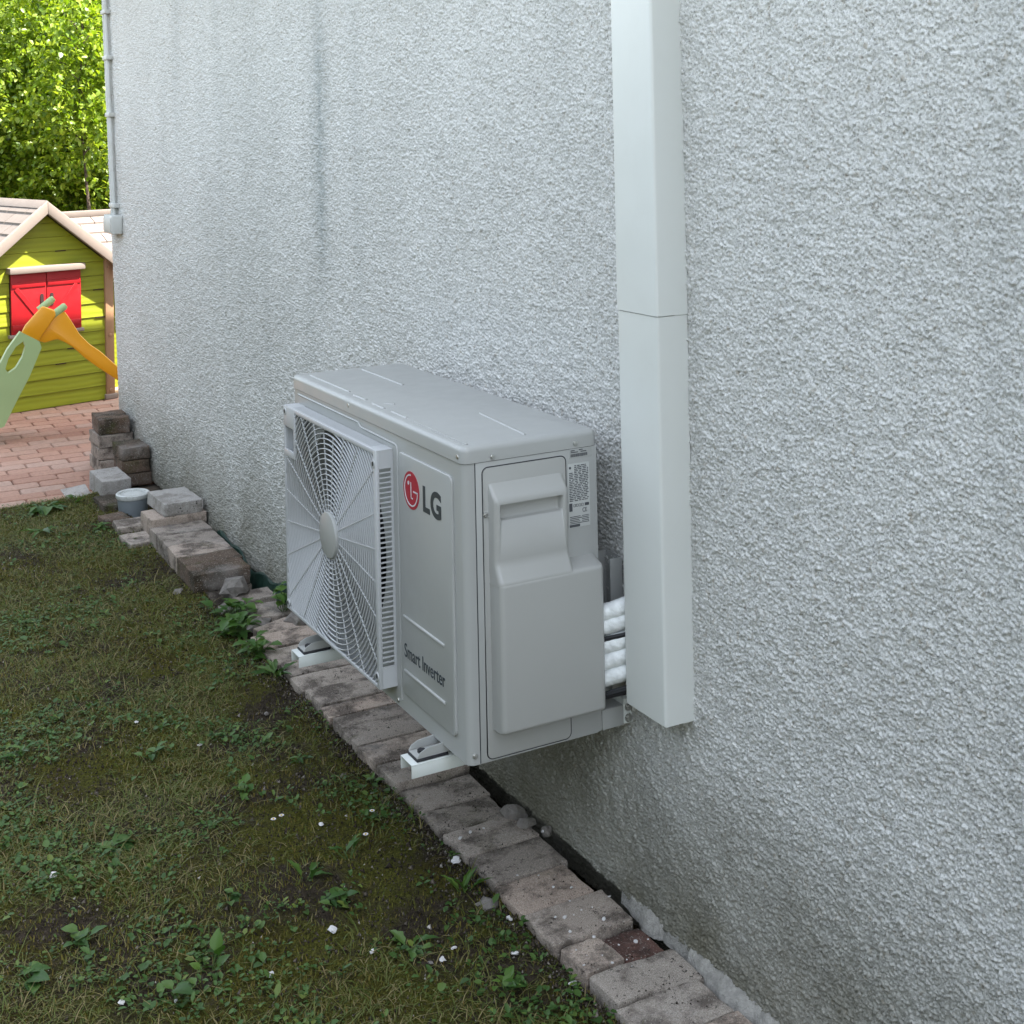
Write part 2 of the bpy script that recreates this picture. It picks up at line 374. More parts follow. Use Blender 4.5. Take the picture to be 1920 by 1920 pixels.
# ================================================================== HOUSE
house = empty('house', (0, 0, -.5), 'pale roughcast house wall with the outdoor unit mounted on it', 'house')
hz = .5  # parent offset
def stucco_wall():
    def depth(y): return (y+2.493)*.878+.78
    ys = [-1.35]
    while ys[-1] < 5.14: ys.append(ys[-1]+.0017*(max(depth(ys[-1]), 1.5)/2.2)**1.5)
    ys = np.array(ys); ys = ys/1.0
    zs = [-.56]
    while zs[-1] < 2.42: zs.append(zs[-1]+.00185+.0005*max(0, zs[-1]))
    zs = np.array(zs)
    Yg, Zg = np.meshgrid(ys, zs, indexing='ij')
    # warp, then rounded grains of mixed size
    wx = .35*qnoise(Yg*160, Zg*160, 5); wy = .35*qnoise(Yg*160+9, Zg*160+5, 6)
    d1, h1 = worley(Yg*160+wx*.8, Zg*185+wy*.8, 7)
    d2, h2 = worley(Yg*290+wx, Zg*320+wy, 8)
    g1 = np.sqrt(np.clip(1-(d1/.82)**2, 0, 1))*(.35+.65*h1)
    g2 = np.sqrt(np.clip(1-(d2/.8)**2, 0, 1))*(.4+.6*h2)
    lump = qnoise(Yg*34, Zg*40, 9); lump2 = qnoise(Yg*11, Zg*13, 10)
    cover = np.clip(.55+.9*lump, .1, 1.15)
    d3, h3 = worley(Yg*62+wx*1.5, Zg*74+wy*1.5, 17)
    g3 = np.sqrt(np.clip(1-(d3/.62)**2, 0, 1))*np.clip(h3*2-.9, 0, 1)
    D = .0058*g1*np.clip(.85+.5*lump, .35, 1.3)+.0048*g2+.0026*g3*np.clip(.7+.8*lump2, 0, 1.3)+.0004*lump+.0012*lump2+.003*qnoise(Yg*1.7, Zg*1.5, 12)+.0007*RNG.standard_normal(Yg.shape)
    edge = np.clip((5.15-Yg)/.01, 0, 1)*.9+.1
    D *= edge
    rec = np.clip((-.395+.007*qnoise(Yg*26, Zg*0+3, 13)+.003*qnoise(Yg*90, Zg*0+3, 14)-Zg)/.004, 0, 1); D -= .11*rec
    # the corner leans a touch, as built
    lean = Zg*.12-.14; Yw = Yg+lean*np.clip((Yg-3.2)/1.95, 0, 1)
    V = np.stack([-D+.003, Yw, Zg+hz], -1).reshape(-1, 3)
    me = npmesh('wall', V, gridfaces(len(ys), len(zs)), True)
    o = link('wall', me, m_stucco, house)
    b = B(); yc = 5.15
    b.bm.verts.ensure_lookup_table()
    def quad(*p):
        vs = [b.bm.verts.new(q) for q in p]; b.bm.faces.new(vs)
    # end wall (gable) and remaining walls
    X1 = 8.2; zr = 2.50+.45*X1/2
    y0c = 4.945; yt = 5.295
    quad((.0, y0c, -.06), (X1, y0c, -.06), (X1, yt, 2.92), (.0, yt, 2.92))
    quad((.0, yt, 2.92), (X1, yt, 2.92), (X1/2, yt, zr+.5))
    quad((X1, -8, -.06), (X1, y0c, -.06), (X1, yt, 2.92), (X1, -8, 2.92))
    quad((0, -8, -.06), (X1, -8, -.06), (X1, -8, 2.92), (0, -8, 2.92))
    quad((0, -8, 2.92), (X1, -8, 2.92), (X1/2, -8, zr+.5))
    quad((.004, -8, -.06), (.004, -1.34, -.06), (.004, -1.34, 2.92), (.004, -8, 2.92))
    b.build('outer_walls', m_stucco, house, sm=False)
    r = B()
    for sgn in (1, -1):
        xe = -.28 if sgn == 1 else X1+.28; ze = 2.50+.5-.45*.28
        r.prism([(xe, -8.3, ze+.09), (X1/2, -8.3, zr+.59), (X1/2, -8.3, zr+.67), (xe, -8.3, ze+.17)], (0, 13.64, 0))
    r.build('roof', m_roofhouse, house)
stucco_wall()

# ================================================================== AIR CONDITIONER UNIT
XF, XB, UW, UH = -.4015, -.0794, 1.0276, .65
unit = empty('outdoor_unit', (0, 0, 0), 'light grey outdoor air conditioner unit with fan grille hung on the wall', 'air conditioner')
def rrect2(x0, x1, y0, y1, r, seg=6, corners=(1, 1, 1, 1)):
    pts = []
    for k, (cx, cy, a0) in enumerate(((x1-r, y1-r, 0), (x0+r, y1-r, 90), (x0+r, y0+r, 180), (x1-r, y0+r, 270))):
        if corners[k]:
            for i in range(seg+1):
                a = math.radians(a0+90*i/seg); pts.append((cx+r*math.cos(a), cy+r*math.sin(a)))
        else: pts.append(((x1, x0, x0, x1)[k], (y1, y1, y0, y0)[k]))
    return pts
HY, HZ, FR = .665, .315, .258   # fan axis on the front face, opening radius
def casing():
    b = B(); bm = b.bm
    # shell wound round the footprint (front corners rounded), open at front plate zone
    fp = rrect2(XF, XB, 0, UW, .016, 6)   # starts x1,y1 corner
    n = len(fp); ZT = .617
    # drop the straight front segment: find verts on x=XF
    lo = [bm.verts.new((x, y, 0)) for x, y in fp]; up = [bm.verts.new((x, y, ZT)) for x, y in fp]
    for i in range(n):
        j = (i+1) % n
        if abs(fp[i][0]-XF) < 1e-5 and abs(fp[j][0]-XF) < 1e-5: continue
        bm.faces.new((lo[i], lo[j], up[j], up[i]))
    # front plate with round hole
    y0, y1 = .016, UW-.016; N = 64
    ring = [bm.verts.new((XF, HY+FR*math.cos(2*PI*k/N), HZ+FR*math.sin(2*PI*k/N))) for k in range(N)]
    inner = [bm.verts.new((XF+.09, HY+FR*math.cos(2*PI*k/N), HZ+FR*math.sin(2*PI*k/N))) for k in range(N)]
    def bound(k):
        a = 2*PI*k/N; c, s = math.cos(a), math.sin(a)
        t = min(((y1-HY)/c if c > 1e-6 else (y0+.32-HY)/c if c < -1e-6 else 9), ((ZT-HZ)/s if s > 1e-6 else (0-HZ)/s if s < -1e-6 else 9))
        return (HY+t*c, HZ+t*s)
    # square boundary y .336..y1
    outer = [bm.verts.new((XF, *bound(k))) for k in range(N)]
    for k in range(N):
        j = (k+1) % N
        bm.faces.new((ring[k], ring[j], outer[j], outer[k])); bm.faces.new((ring[k], ring[j], inner[j], inner[k]))
    # corner triangles of that square
    ys_, zs_ = (y0+.32, y1), (0, ZT)
    for cy in ys_:
        for cz in zs_:
            a = math.atan2(cz-HZ, cy-HY) % (2*PI); k = int(a/(2*PI)*N); j = (k+1) % N
            v = bm.verts.new((XF, cy, cz)); bm.faces.new((outer[k], outer[j], v))
    q = [bm.verts.new(p) for p in ((XF, y0, 0), (XF, y0+.32, 0), (XF, y0+.32, ZT), (XF, y0, ZT))]; bm.faces.new(q)
    f = bm.faces.new(lo)
    bmesh.ops.remove_doubles(bm, verts=bm.verts, dist=1e-5); bmesh.ops.recalc_face_normals(bm, faces=bm.faces)
    o = b.build('casing', m_unit, unit, 30)
    return o
cas = casing()
# pressed details of the casing
b = B()
# raised service panel with soft border on the front
def frame_raise(pts_yz, h, x0, w): pass
b.prism([(XF+.001, y, z) for y, z in rrect2(.047, .318, .042, .582, .014, 5)], (-.0065, 0, 0), .0038, 3)
b.build('front_panel', m_unit, unit, 50)
b = B()
for z in (.218, .097): b.box((XF-.0085, .094, z-.004), (XF-.003, .302, z+.004), .0026, 2)
# raised arch that follows the grille on the front sheet
arch = [(.330, .02), (.330, .583), (.338, .592), (.548, .594), (.556, .600), (.562, .603), (.985, .603)]
b.tube([(XF-.0005, y, z) for y, z in arch], .0026, 6)
b.build('pressed_bead', m_unit, unit, 60)
# top lid
b = B(); t = bmesh.new()
fp = rrect2(XF-.0025, XB+.002, -.0025, UW+.0025, .018, 6)
lo = [t.verts.new((x, y, .6155)) for x, y in fp]; t.faces.new(lo)
r = bmesh.ops.extrude_face_region(t, geom=t.faces[:]); nv = [g for g in r['geom'] if isinstance(g, bmesh.types.BMVert)]
bmesh.ops.translate(t, verts=nv, vec=(0, 0, .0345)); bmesh.ops.recalc_face_normals(t, faces=t.faces)
tope = [e for e in t.edges if all(v.co.z > .64 for v in e.verts)]
bmesh.ops.bevel(t, geom=tope, offset=.012, segments=5, profile=.5, affect='EDGES'); b.add(t)
lid = b.build('lid', m_unit, unit, 50)
def bead(a, c, w=.0035):
    b = B(); a = Vector((*a, .6495)); c = Vector((*c, .6495)); b.tube([a, a.lerp(c, .5), c], w, 6); b.build('lid_bead', m_unit, lid, 60)
for a, c in (((-.368, .98), (-.368, .70)), ((-.375, .653), (-.373, .58)), ((-.377, .529), (-.377, .458)), ((-.377, .415), (-.377, .331)), ((-.379, .291), (-.382, .02)), ((-.217, .983), (-.219, .708)), ((-.215, .283), (-.236, .034)), ((-.353, .511), (-.337, .492))): bead(a, c)
# side (service) panel: seam + raised sheet
b = B()
b.box((-.3735, -.0012, .002), (-.0815, .004, .6145), .0012, 2)
b.build('side_panel', m_unit, unit)
b = B()
b.prism([(x, -.0010, z) for x, z in rrect2(-.358, -.160, .006, .602, .012, 5, (1, 1, 1, 1))], (0, -.0022, 0), .0009, 2)
sp = b.build('access_panel', m_cover, unit)
b = B()   # shadow gap round the access panel and the corner seam, shade drawn as dark strips
b.box((-.3755, -.0005, .001), (-.3737, .004, .616)); 
pts = rrect2(-.3592, -.1588, .0048, .6032, .013, 5)
b.tube([(x, -.0014, z) for x, z in pts+[pts[0]]], .0013, 5)
b.tube([(x, y, .6155) for x, y in rrect2(XF-.001, XB, -.001, UW, .017, 6)]+[(XB, UW-.02, .6155)], .0013, 5)
b.build('seam_shade', m_dark, unit)
# bracket cover with handle (side)
def cover():
    b = B(); t = bmesh.new()
    p1, p2 = .032, .052
    # outline profile stacks along x as cross sections: x, list of (y,z)
    def rnd_prof(pts, rad):
        out = [pts[0]]
        for a, b_, c in zip(pts, pts[1:], pts[2:]):
            a, b_, c = Vector(a), Vector(b_), Vector(c); r_ = min(rad, (a-b_).length*.45, (c-b_).length*.45)
            p, q = b_+(a-b_).normalized()*r_, b_+(c-b_).normalized()*r_
            for k in range(6):
                f = k/5; out.append(tuple(p*(1-f)**2+b_*2*f*(1-f)+q*f*f))
        out.append(pts[-1]); return out
    xs0 = -.347
    def sect(prof, xa, xb, inset=.011):
        secs = []
        for x, k in [(xa+inset*(1-math.cos(PI/2*i/5)), math.sin(PI/2*i/5)) for i in range(6)]+[(xb-inset*(1-math.cos(PI/2*i/5)), math.sin(PI/2*i/5)) for i in range(5, -1, -1)]:
            secs.append([t.verts.new((x, y+(inset*(1-k)*min(1, -y/.02)), z)) for y, z in prof])
        for a, c in zip(secs, secs[1:]):
            for i in range(len(prof)-1): t.faces.new((a[i], a[i+1], c[i+1], c[i]))
        t.faces.new(secs[0]); t.faces.new(secs[-1][::-1])
    main = rnd_prof([(0, .572), (-p1-.002, .540), (-p1, .408), (-p2+.0012, .374), (-p2+.0012, .366), (0, .364)], .009)
    sect(main, xs0, -.170)
    ext = rnd_prof([(0, .386), (-p2, .374), (-p2, .069), (0, .066)], .009)
    sect(ext, -.3464, -.098)
    bmesh.ops.recalc_face_normals(t, faces=t.faces)
    # cut the grip slot
    b.add(t)
    o = b.build('pipe_cover', m_cover, unit, 28)
    c = B(); c.box((-.335, -.06, .497), (-.186, -.012, .531), .006, 3)
    cut = c.build('cut', m_cover)
    mo = o.modifiers.new('slot', 'BOOLEAN'); mo.object = cut; mo.operation = 'DIFFERENCE'; mo.solver = 'EXACT'
    bpy.context.view_layer.update()
    me = bpy.data.meshes.new_from_object(o.evaluated_get(bpy.context.evaluated_depsgraph_get()))
    o.modifiers.clear(); o.data = me; bpy.data.objects.remove(cut)
    g = B(); g.box((-.333, -.0315, .530), (-.188, -.026, .533), .001)
    g.build('grip_lip', m_cover, o)
    w = B(); w.cyl((-.354, -.004, .507), (-.338, -.014, .497), .0011, 6); w.build('tether', m_cover, o)
cover()
# screws
for x, z, y in ((-.335, .624, -.0035), (-.135, .627, -.0035), (-.354, .507, -.004), (-.387, .019, 0)):
    b = B(); b.cyl((x, y+.002, z), (x, y-.003, z), .0055, 14, bev=.0012); b.box((x-.003, y-.0036, z-.0006), (x+.003, y-.0028, z+.0006)); b.build('screw', m_screw, unit)
for y, z in ((.351, .007), (.62, .628), (.02, .622)):
    b = B(); b.cyl((XF+.002, y, z+.006), (XF-.004, y, z+.006), .005, 14, bev=.0012); b.build('screw', m_screw, unit)
# fan and interior
b = B(); b.box((-.30, .36, .03), (-.29, .99, .60)); b.build('coil', m_coil, unit)
b = B()
b.cyl((-.36, HY, HZ), (-.31, HY, HZ), .055, 24)
fan = b.build('fan_hub', m_fan, unit)
for k in range(3):
    t = bmesh.new(); prev = None; a0 = 2*PI*k/3+.5
    rows = []
    for i in range(9):
        rr = .05+.185*i/8; row = []
        for j in range(9):
            a = a0+(j/8-.5)*(1.25+.25*i/8)+.35*(i/8)**2
            row.append(t.verts.new((-.335+.05*(j/8-.5)*(1-.3*i/8), HY+rr*math.cos(a), HZ+rr*math.sin(a))))
        rows.append(row)
    for r0, r1 in zip(rows, rows[1:]):
        for j in range(8): t.faces.new((r0[j], r0[j+1], r1[j+1], r1[j]))
    bmesh.ops.solidify(t, geom=t.faces[:], thickness=.003)
    b = B(); b.add(t); b.build('fan_blade', m_fan, unit)
# grille: frame, rings, spokes, hub disc
GY0, GY1, GZ0, GZ1, GX0 = .358, .985, .040, .580, -.4445
gr = empty('fan_guard', (0, 0, 0), None, None); gr.parent = unit
tr = .012
b = B()
b.box((GX0, GY0+.0007, GZ1-tr), (GX0+.010, GY1+.0003, GZ1), .003)               # top front rail
b.box((GX0+.0003, GY0+.0007, GZ0), (GX0+.010, GY1+.0003, GZ0+.008), .002)             # bottom rail
b.box((GX0-.0004, GY0, GZ0-.0004), (GX0+.0096, GY0+.016, GZ1-.0008), .003)             # near rail
b.box((GX0, GY1-.006, GZ0), (GX0+.010, GY1, GZ1), .002)
b.box((GX0+.0085, GY0+.0004, GZ0+.001), (XF-.001, GY0+.0045, .088)); b.box((GX0+.0085, GY0+.0004, .538), (XF-.001, GY0+.0045, GZ1-.001))
b.box((XF-.006, GY0+.0001, GZ0+.002), (XF, GY0+.004, GZ1-.002))
b.box((GX0+.004, GY0+.004, GZ0), (XF, GY1, GZ0+.004), .001)         # bottom face
b.box((GX0, GY1-.004, GZ0), (XF, GY1, GZ1), .001)
n = 41
for i in range(n):
    z = .088+(.538-.088)*i/(n-1); b.box((GX0+.006, GY0, z-.0014), (XF-.004, GY0+.004, z+.0014))
# top face, with fine slots
b.box((GX0+.002, .935, GZ1-.004), (XF, GY1, GZ1-.0005), .001); b.box((GX0+.002, GY0, GZ1-.004), (XF, .405, GZ1-.0005), .001)
for x in (GX0+.012, GX0+.019, GX0+.026, GX0+.033, XF-.003): b.box((x-.0012, .40, GZ1-.0032), (x+.0012, .94, GZ1-.0014))
for i in range(108):
    y = .405+.53*i/107; b.box((GX0+.008, y-.0013, GZ1-.003), (XF-.002, y+.0013, GZ1-.001))
# solid corner with the hand slot
b.box((GX0-.0005, .905, .526), (GX0+.006, GY1, GZ1-.002), .0015); b.box((GX0-.0005, .905, .448), (GX0+.006, GY1, .466), .0015)
b.box((GX0-.0005, .902, .448), (GX0+.03, .908, GZ1-.002), .001); b.box((GX0+.028, .905, .455), (GX0+.031, GY1, .54))
for y, z in ((GY0+.012, .548), (GY0+.012, .068), (.972, .565), (.972, .058)): b.cyl((GX0+.002, y, z), (GX0-.002, y, z), .010, 18, bev=.001)
b.build('guard_frame', m_grille, gr, 40)
for y, z in ((GY0+.012, .548), (GY0+.012, .068), (.972, .565), (.972, .058)):
    b = B(); b.cyl((GX0-.0018, y, z), (GX0-.0024, y, z), .0055, 14); b.build('screw_recess', m_dark, gr)
def rings():
    V = []; F = []; w = .00110; dx = .0055; x0 = GX0+.0015
    ymin, ymax, zmin, zmax = GY0+.014, GY1-.004, GZ0+.006, GZ1-.010
    r = .058
    def inside(y, z): return ymin < y < ymax and zmin < z < zmax and not (y > .903 and z > .450)
    while r < .46:
        N = int(60+r*520)
        for k in range(N):
            a0, a1 = 2*PI*k/N, 2*PI*(k+1)/N; am = (a0+a1)/2
            if not inside(HY-.005+r*math.cos(am), HZ+r*math.sin(am)): continue
            s = len(V)
            for a in (a0, a1):
                for rr, x in ((r-w, x0), (r+w, x0), (r+w, x0+dx), (r-w, x0+dx)): V.append((x, HY-.005+rr*math.cos(a), HZ+rr*math.sin(a)))
            for i in range(4): j = (i+1) % 4; F.append((s+i, s+j, s+4+j, s+4+i))
        r += .0124
    return link('guard_ring', npmesh('guard_ring', V, F), m_grille, gr)
rings()
b = B()
NS = 24
for k in range(NS):
    a = 2*PI*k/NS+.13; pts = []
    for i in range(26):
        rr = .052+.016*i; aa = a
        y, z = HY-.005+rr*math.cos(aa), HZ+rr*math.sin(aa)
        if not (GY0+.008 < y < GY1-.002 and GZ0+.002 < z < GZ1-.008) or (y > .905 and z > .452): break
        pts.append((GX0+.003, y, z))
    if len(pts) > 2: b.tube(pts, .0019, 6)
b.build('guard_spoke', m_grille, gr, 60)
b = B(); b.cyl((GX0-.006, HY-.005, HZ), (GX0+.008, HY-.005, HZ), .0555, 40, bev=.003); b.build('guard_hub', m_unit, gr, 40)

# writing
def textmesh(name, s, mat, parent, origin, xdir, ydir, width=None, height=None, bold=0., ext=.0006):
    cu = bpy.data.curves.new(name, 'FONT'); cu.body = s; cu.size = 1; cu.extrude = .002; cu.offset = bold; cu.resolution_u = 6
    o = bpy.data.objects.new(name, cu); COL.objects.link(o); bpy.context.view_layer.update()
    me = bpy.data.meshes.new_from_object(o.evaluated_get(bpy.context.evaluated_depsgraph_get())); bpy.data.objects.remove(o)
    n = len(me.vertices); co_ = np.zeros(n*3, np.float32); me.vertices.foreach_get('co', co_); co_ = co_.reshape(-1, 3)
    mn = co_.min(0); mxx = co_.max(0); co_ -= mn; sz = mxx-mn
    sx = width/sz[0] if width else height/sz[1]; sy = height/sz[1] if height else sx
    x = Vector(xdir); y = Vector(ydir); z = x.cross(y); O = Vector(origin)
    P = np.array(O)+co_[:, :1]*sx*np.array(x)+co_[:, 1:2]*sy*np.array(y)+(co_[:, 2:]/max(sz[2], 1e-6)*ext)*np.array(z)
    me.vertices.foreach_set('co', P.astype(np.float32).ravel()); me.update(); me.materials.clear()
    return link(name, me, mat, parent)
XP = XF-.0057
FX, FY_ = (0, -1, 0), (0, 0, 1)
textmesh('lettering', 'L', m_ink, unit, (XP, .186, .478), FX, FY_, .034, .056, .035)
textmesh('lettering', 'G', m_ink, unit, (XP, .1475, .4765), FX, FY_, .052, .0585, .035)
textmesh('lettering', 'Smart Inverter', m_ink, unit, (XP, .300, .129), FX, FY_, .207, .031, .004)
lc, lz, lr = .2465, .5095, .0415
b = B(); b.cyl((XP+.001, lc, lz), (XP-.0007, lc, lz), lr, 48); disc = b.build('emblem', m_red, unit)
def flatarc(b, y, z, r, a0, a1, w, x=XP-.0008):
    N = 40; t = bmesh.new(); A = []
    for i in range(N+1):
        a = math.radians(a0+(a1-a0)*i/N)
        A.append([t.verts.new((xx, y-rr*math.cos(a), z+rr*math.sin(a))) for rr, xx in ((r-w, x), (r+w, x), (r+w, x-.0006), (r-w, x-.0006))])
    for p, q in zip(A, A[1:]):
        for i in range(4): j = (i+1) % 4; t.faces.new((p[i], p[j], q[j], q[i]))
    t.faces.new(A[0]); t.faces.new(A[-1][::-1]); bmesh.ops.recalc_face_normals(t, faces=t.faces); b.add(t)
b = B(); flatarc(b, lc, lz, .0335, 90, 360, .0016)
X8 = XP-.0008
b.box((X8-.0006, lc-.0345, lz-.0016), (X8, lc-.012, lz+.0016)); b.box((X8-.0006, lc-.0016, lz-.018), (X8, lc+.0016, lz+.018)); b.box((X8-.0006, lc-.009, lz-.018), (X8, lc+.0016, lz-.0150))
b.cyl((X8, lc+.013, lz+.0145), (X8-.0006, lc+.013, lz+.0145), .0042, 18)
b.build('emblem_line', m_whiteink, disc)
# rating stickers on the side
b = B(); b.box((-.1535, -.0018, .447), (-.1005, -.0011, .583)); st = b.build('rating_sticker', m_sticker, unit)
b = B(); rnd = random.Random(3)
z = .578
while z > .502:
    x = -.151 if z < .565 else -.138
    while x < -.106:
        w = rnd.uniform(.003, .011); b.box((x, -.0024, z-.0009), (min(x+w, -.1035), -.0018, z+.0009)); x += w+rnd.uniform(.0012, .004)
    z -= .0037
for i, z in enumerate((.470, .4665, .463, .4595, .456)):
    b.box((-.151, -.0024, z-.0007), (-.125+.004*math.sin(i*2), -.0018, z+.0007)); b.box((-.121, -.0024, z-.0006), (-.1035, -.0018, z+.0006))
b.box((-.152, -.0024, .448), (-.1265, -.0018, .4535)); b.box((-.152, -.0024, .482), (-.1445, -.0018, .499)); b.box((-.1135, -.0024, .4905), (-.103, -.0018, .4965))
for x in (-.139, -.1325, -.126, -.1195): b.box((x-.0022, -.0024, .4905), (x+.0022, -.0018, .491)); b.box((x-.0024, -.0024, .4905), (x-.0016, -.0018, .4965)); b.box((x+.0016, -.0024, .4905), (x+.0024, -.0018, .4965)); b.box((x-.0022, -.0024, .496), (x+.0022, -.0018, .4965))
b.cyl((-.1485, -.0018, .5745), (-.1485, -.0024, .5745), .0028, 12)
b.build('sticker_print', m_stickerink, st)
textmesh('sticker_print', 'CE', m_stickerink, st, (-.1195, -.0019, .4775), (1, 0, 0), (0, 0, 1), .011, .009, 0)
b = B(); b.box((-.149, -.0016, .594), (-.093, -.0012, .6145)); st2 = b.build('serial_sticker', m_unit, unit)
b = B(); x = -.146
while x < -.104: w = rnd.choice((.0008, .0012, .0018)); b.box((x, -.0022, .597), (x+w, -.0016, .6035)); x += w+rnd.choice((.0008, .0011))
for x, w, z in ((-.146, .010, .6105), (-.146, .018, .6068), (-.125, .009, .611), (-.121, .014, .607)): b.box((x, -.0022, z-.0009), (x+w, -.0016, z+.0009))
b.build('barcode', m_stickerink, st2)

# feet of the unit + wall bracket
for yc in (.143, .832):
    b = B()
    xa, xb = -.462, -.385; y0, y1 = yc-.022, yc+.022
    b.box((xa, y0, -.0175), (xb, y1, -.0155), .0006)
    for y in (y0, y1):
        pts = [(xa, y, -.0155), (xb, y, -.0155), (xb, y, .006), (xb-.022, y, .004), (xa+.022, y, .001), (xa+.006, y, -.006)]
        b.prism(pts, (0, .0018, 0), .0004, 1)
    b.build('foot', m_unit, unit)
    b = B(); b.box((xa-.002, y0-.003, -.0235), (-.39, y1+.003, -.0178), .002); b.cyl((xa+.02, yc, -.0155), (xa+.02, yc, -.009), .009, 6); b.build('rubber_pad', m_rubber, unit)
brk = empty('wall_bracket', (0, .5, -.05), 'pale painted steel wall bracket with two arms under the grey unit', 'bracket')
oy = -.5; oz = .05
for y0 in (.114, .803):
    b = B(); y1 = y0+.058; xa = -.478; zt = -.024; zb = -.052; t_ = .003
    b.box((xa, y0+oy, zt-t_+oz), (-.005, y1+oy, zt+oz), .0008)
    b.box((xa, y0+oy, zb+oz), (-.005, y0+t_+oy, zt-t_+oz), .0006); b.box((xa, y1-t_+oy, zb+oz), (-.005, y1+oy, zt-t_+oz), .0006)
    b.build('arm', m_bracket, brk)
    b = B(); w = B(); yy = y0-.09 if y0 < .5 else y0
    for z0, z1 in ((.06, .17), (.20, .27), (.30, .355)): b.box((-.005, yy+oy, z0+oz), (-.002, yy+.07+oy, z1+oz))
    b.box((-.036, yy+oy, .06+oz), (-.002, yy+.003+oy, .355+oz), .001); b.box((-.036, yy+.067+oy, .06+oz), (-.002, yy+.07+oy, .355+oz), .001)
    for z in (.17, .27): b.box((-.005, yy+oy, z+oz), (-.002, yy+.022+oy, z+.03+oz)); b.box((-.005, yy+.048+oy, z+oz), (-.002, yy+.07+oy, z+.03+oz))
    b.build('upright', m_unit, brk)
b = B(); b.box((-.024, .001+oy, .002+oz), (-.001, .98+oy, .056+oz), .0012); rail = b.build('wall_rail', m_bracket, brk)
b = B(); b.box((-.079, .0005+oy, .001+oz), (-.0245, .004+oy, .044+oz), .001); b.box((-.079, .0045+oy, .040+oz), (-.0245, .05+oy, .044+oz), .001); b.build('end_plate', m_unit, brk)
for z in (.038, .014):
    b = B(); b.cyl((-.012, -.004+oy, z+oz), (-.012, .0015+oy, z+oz), .0062, 6, bev=.0008); b.cyl((-.012, -.001+oy, z+oz), (-.012, .0012+oy, z+oz), .0095, 18); b.build('bolt', m_screw, brk)

# pipes and cables from the unit into the trunking
def pipe(name, pts, r, mat, label, cat, group, tape=False):
    P = [Vector(p) for p in pts]; out = []
    for i in range(70):
        s = i/69; k = s*(len(P)-1); a = min(int(k), len(P)-2); f = k-a; out.append(P[a].lerp(P[a+1], f))
    b = B(); b.tube(out, r, 18 if tape else 8, (lambda s: 1+.045*abs(math.sin(s*30+pts[1][2]*90))**.6+.03*math.sin(s*17+pts[1][2]*40)) if tape else None)
    return tag(b.build(name, mat, None, 60), label, cat, group)
ord_ = ['topmost', 'second from the top', 'middle', 'fourth from the top', 'lowest']
for i, (z0, z1) in enumerate(((.250, .292), (.226, .262), (.183, .222), (.150, .189), (.112, .155))):
    pipe('insulated_pipe', [(-.165, .052, z0-.030), (-.035, -.088, z1+.004)], .0182, m_white,
         f'white wrapped pipe between unit and trunking, {ord_[i]} of the five', 'pipe', 'white wrapped pipes between unit and trunking', True)
for i, (z0, z1, k) in enumerate(((.203, .245, 0), (.208, .240, 1), (.092, .132, 2), (.088, .126, 3), (.085, .120, 4))):
    pipe('cable', [(-.165, .042, z0-.024), (-.105, -.029-.003*(k % 2), z0+.002*(k % 2)), (-.035, -.108, z1+.002)], .0048, m_cable,
         ['lower black cable squeezed between the white wrapped pipes', 'upper black cable squeezed between the white wrapped pipes', 'uppermost black cable below the lowest white pipe', 'middle black cable below the lowest white pipe', 'lowest black cable just above the bracket end plate'][i], 'cable', ('cables between the white pipes' if i < 2 else 'cables below the white pipes'))

# trunking (duct) up the wall
duct = empty('pipe_trunking', (0, -.16, .09), 'pale plastic pipe trunking running up the wall beside the unit', 'trunking')
def trunk(name, y0, y1, z0, z1, xo, bev=.007):
    t = bmesh.new()
    pr = [(0, y0), (xo+bev, y0)]
    for i in range(1, 6): a = PI*.5*i/6; pr.append((xo+bev-bev*math.sin(a), y0+bev-bev*math.cos(a)))
    pr.append((xo, y0+bev)); pr.append((xo, y1-bev))
    for i in range(1, 6): a = PI*.5*i/6; pr.append((xo+bev-bev*math.cos(a), y1-bev+bev*math.sin(a)))
    pr += [(xo+bev, y1), (0, y1)]
    inn = [(0, y0+.003), (xo+.003, y0+.003), (xo+.003, y1-.003), (0, y1-.003)]
    lo = [t.verts.new((x, y+.16, z0-.09)) for x, y in pr]; up = [t.verts.new((x, y+.16, z1-.09)) for x, y in pr]
    for i in range(len(pr)-1): t.faces.new((lo[i], lo[i+1], up[i+1], up[i]))
    li = [t.verts.new((x, y+.16, z0-.09)) for x, y in inn]; ui = [t.verts.new((x, y+.16, z1-.09)) for x, y in inn]
    for i in range(3): t.faces.new((li[i+1], li[i], ui[i], ui[i+1]))
    # close rims roughly
    h = len(pr)//2
    t.faces.new([*lo[:h], li[1], li[0]]); t.faces.new([*lo[h-1:][:0], lo[h-1], lo[h], li[2], li[1]]); t.faces.new([*lo[h:], li[3], li[2]])
    t.faces.new([*up[:h], ui[1], ui[0]]); t.faces.new([up[h-1], up[h], ui[2], ui[1]]); t.faces.new([*up[h:], ui[3], ui[2]])
    b = B(); b.add(t); return b.build(name, m_duct, duct, 30)
trunk('lower_cover', -.2315, -.085, .092, .914, -.0745)
trunk('upper_cover', -.2330, -.0835, .9155, 2.6, -.0762)
b = B(); b.box((-.030, -.23+.16, 0), (-.002, -.088+.16, 2.4)); b.build('back_channel', m_duct, duct)

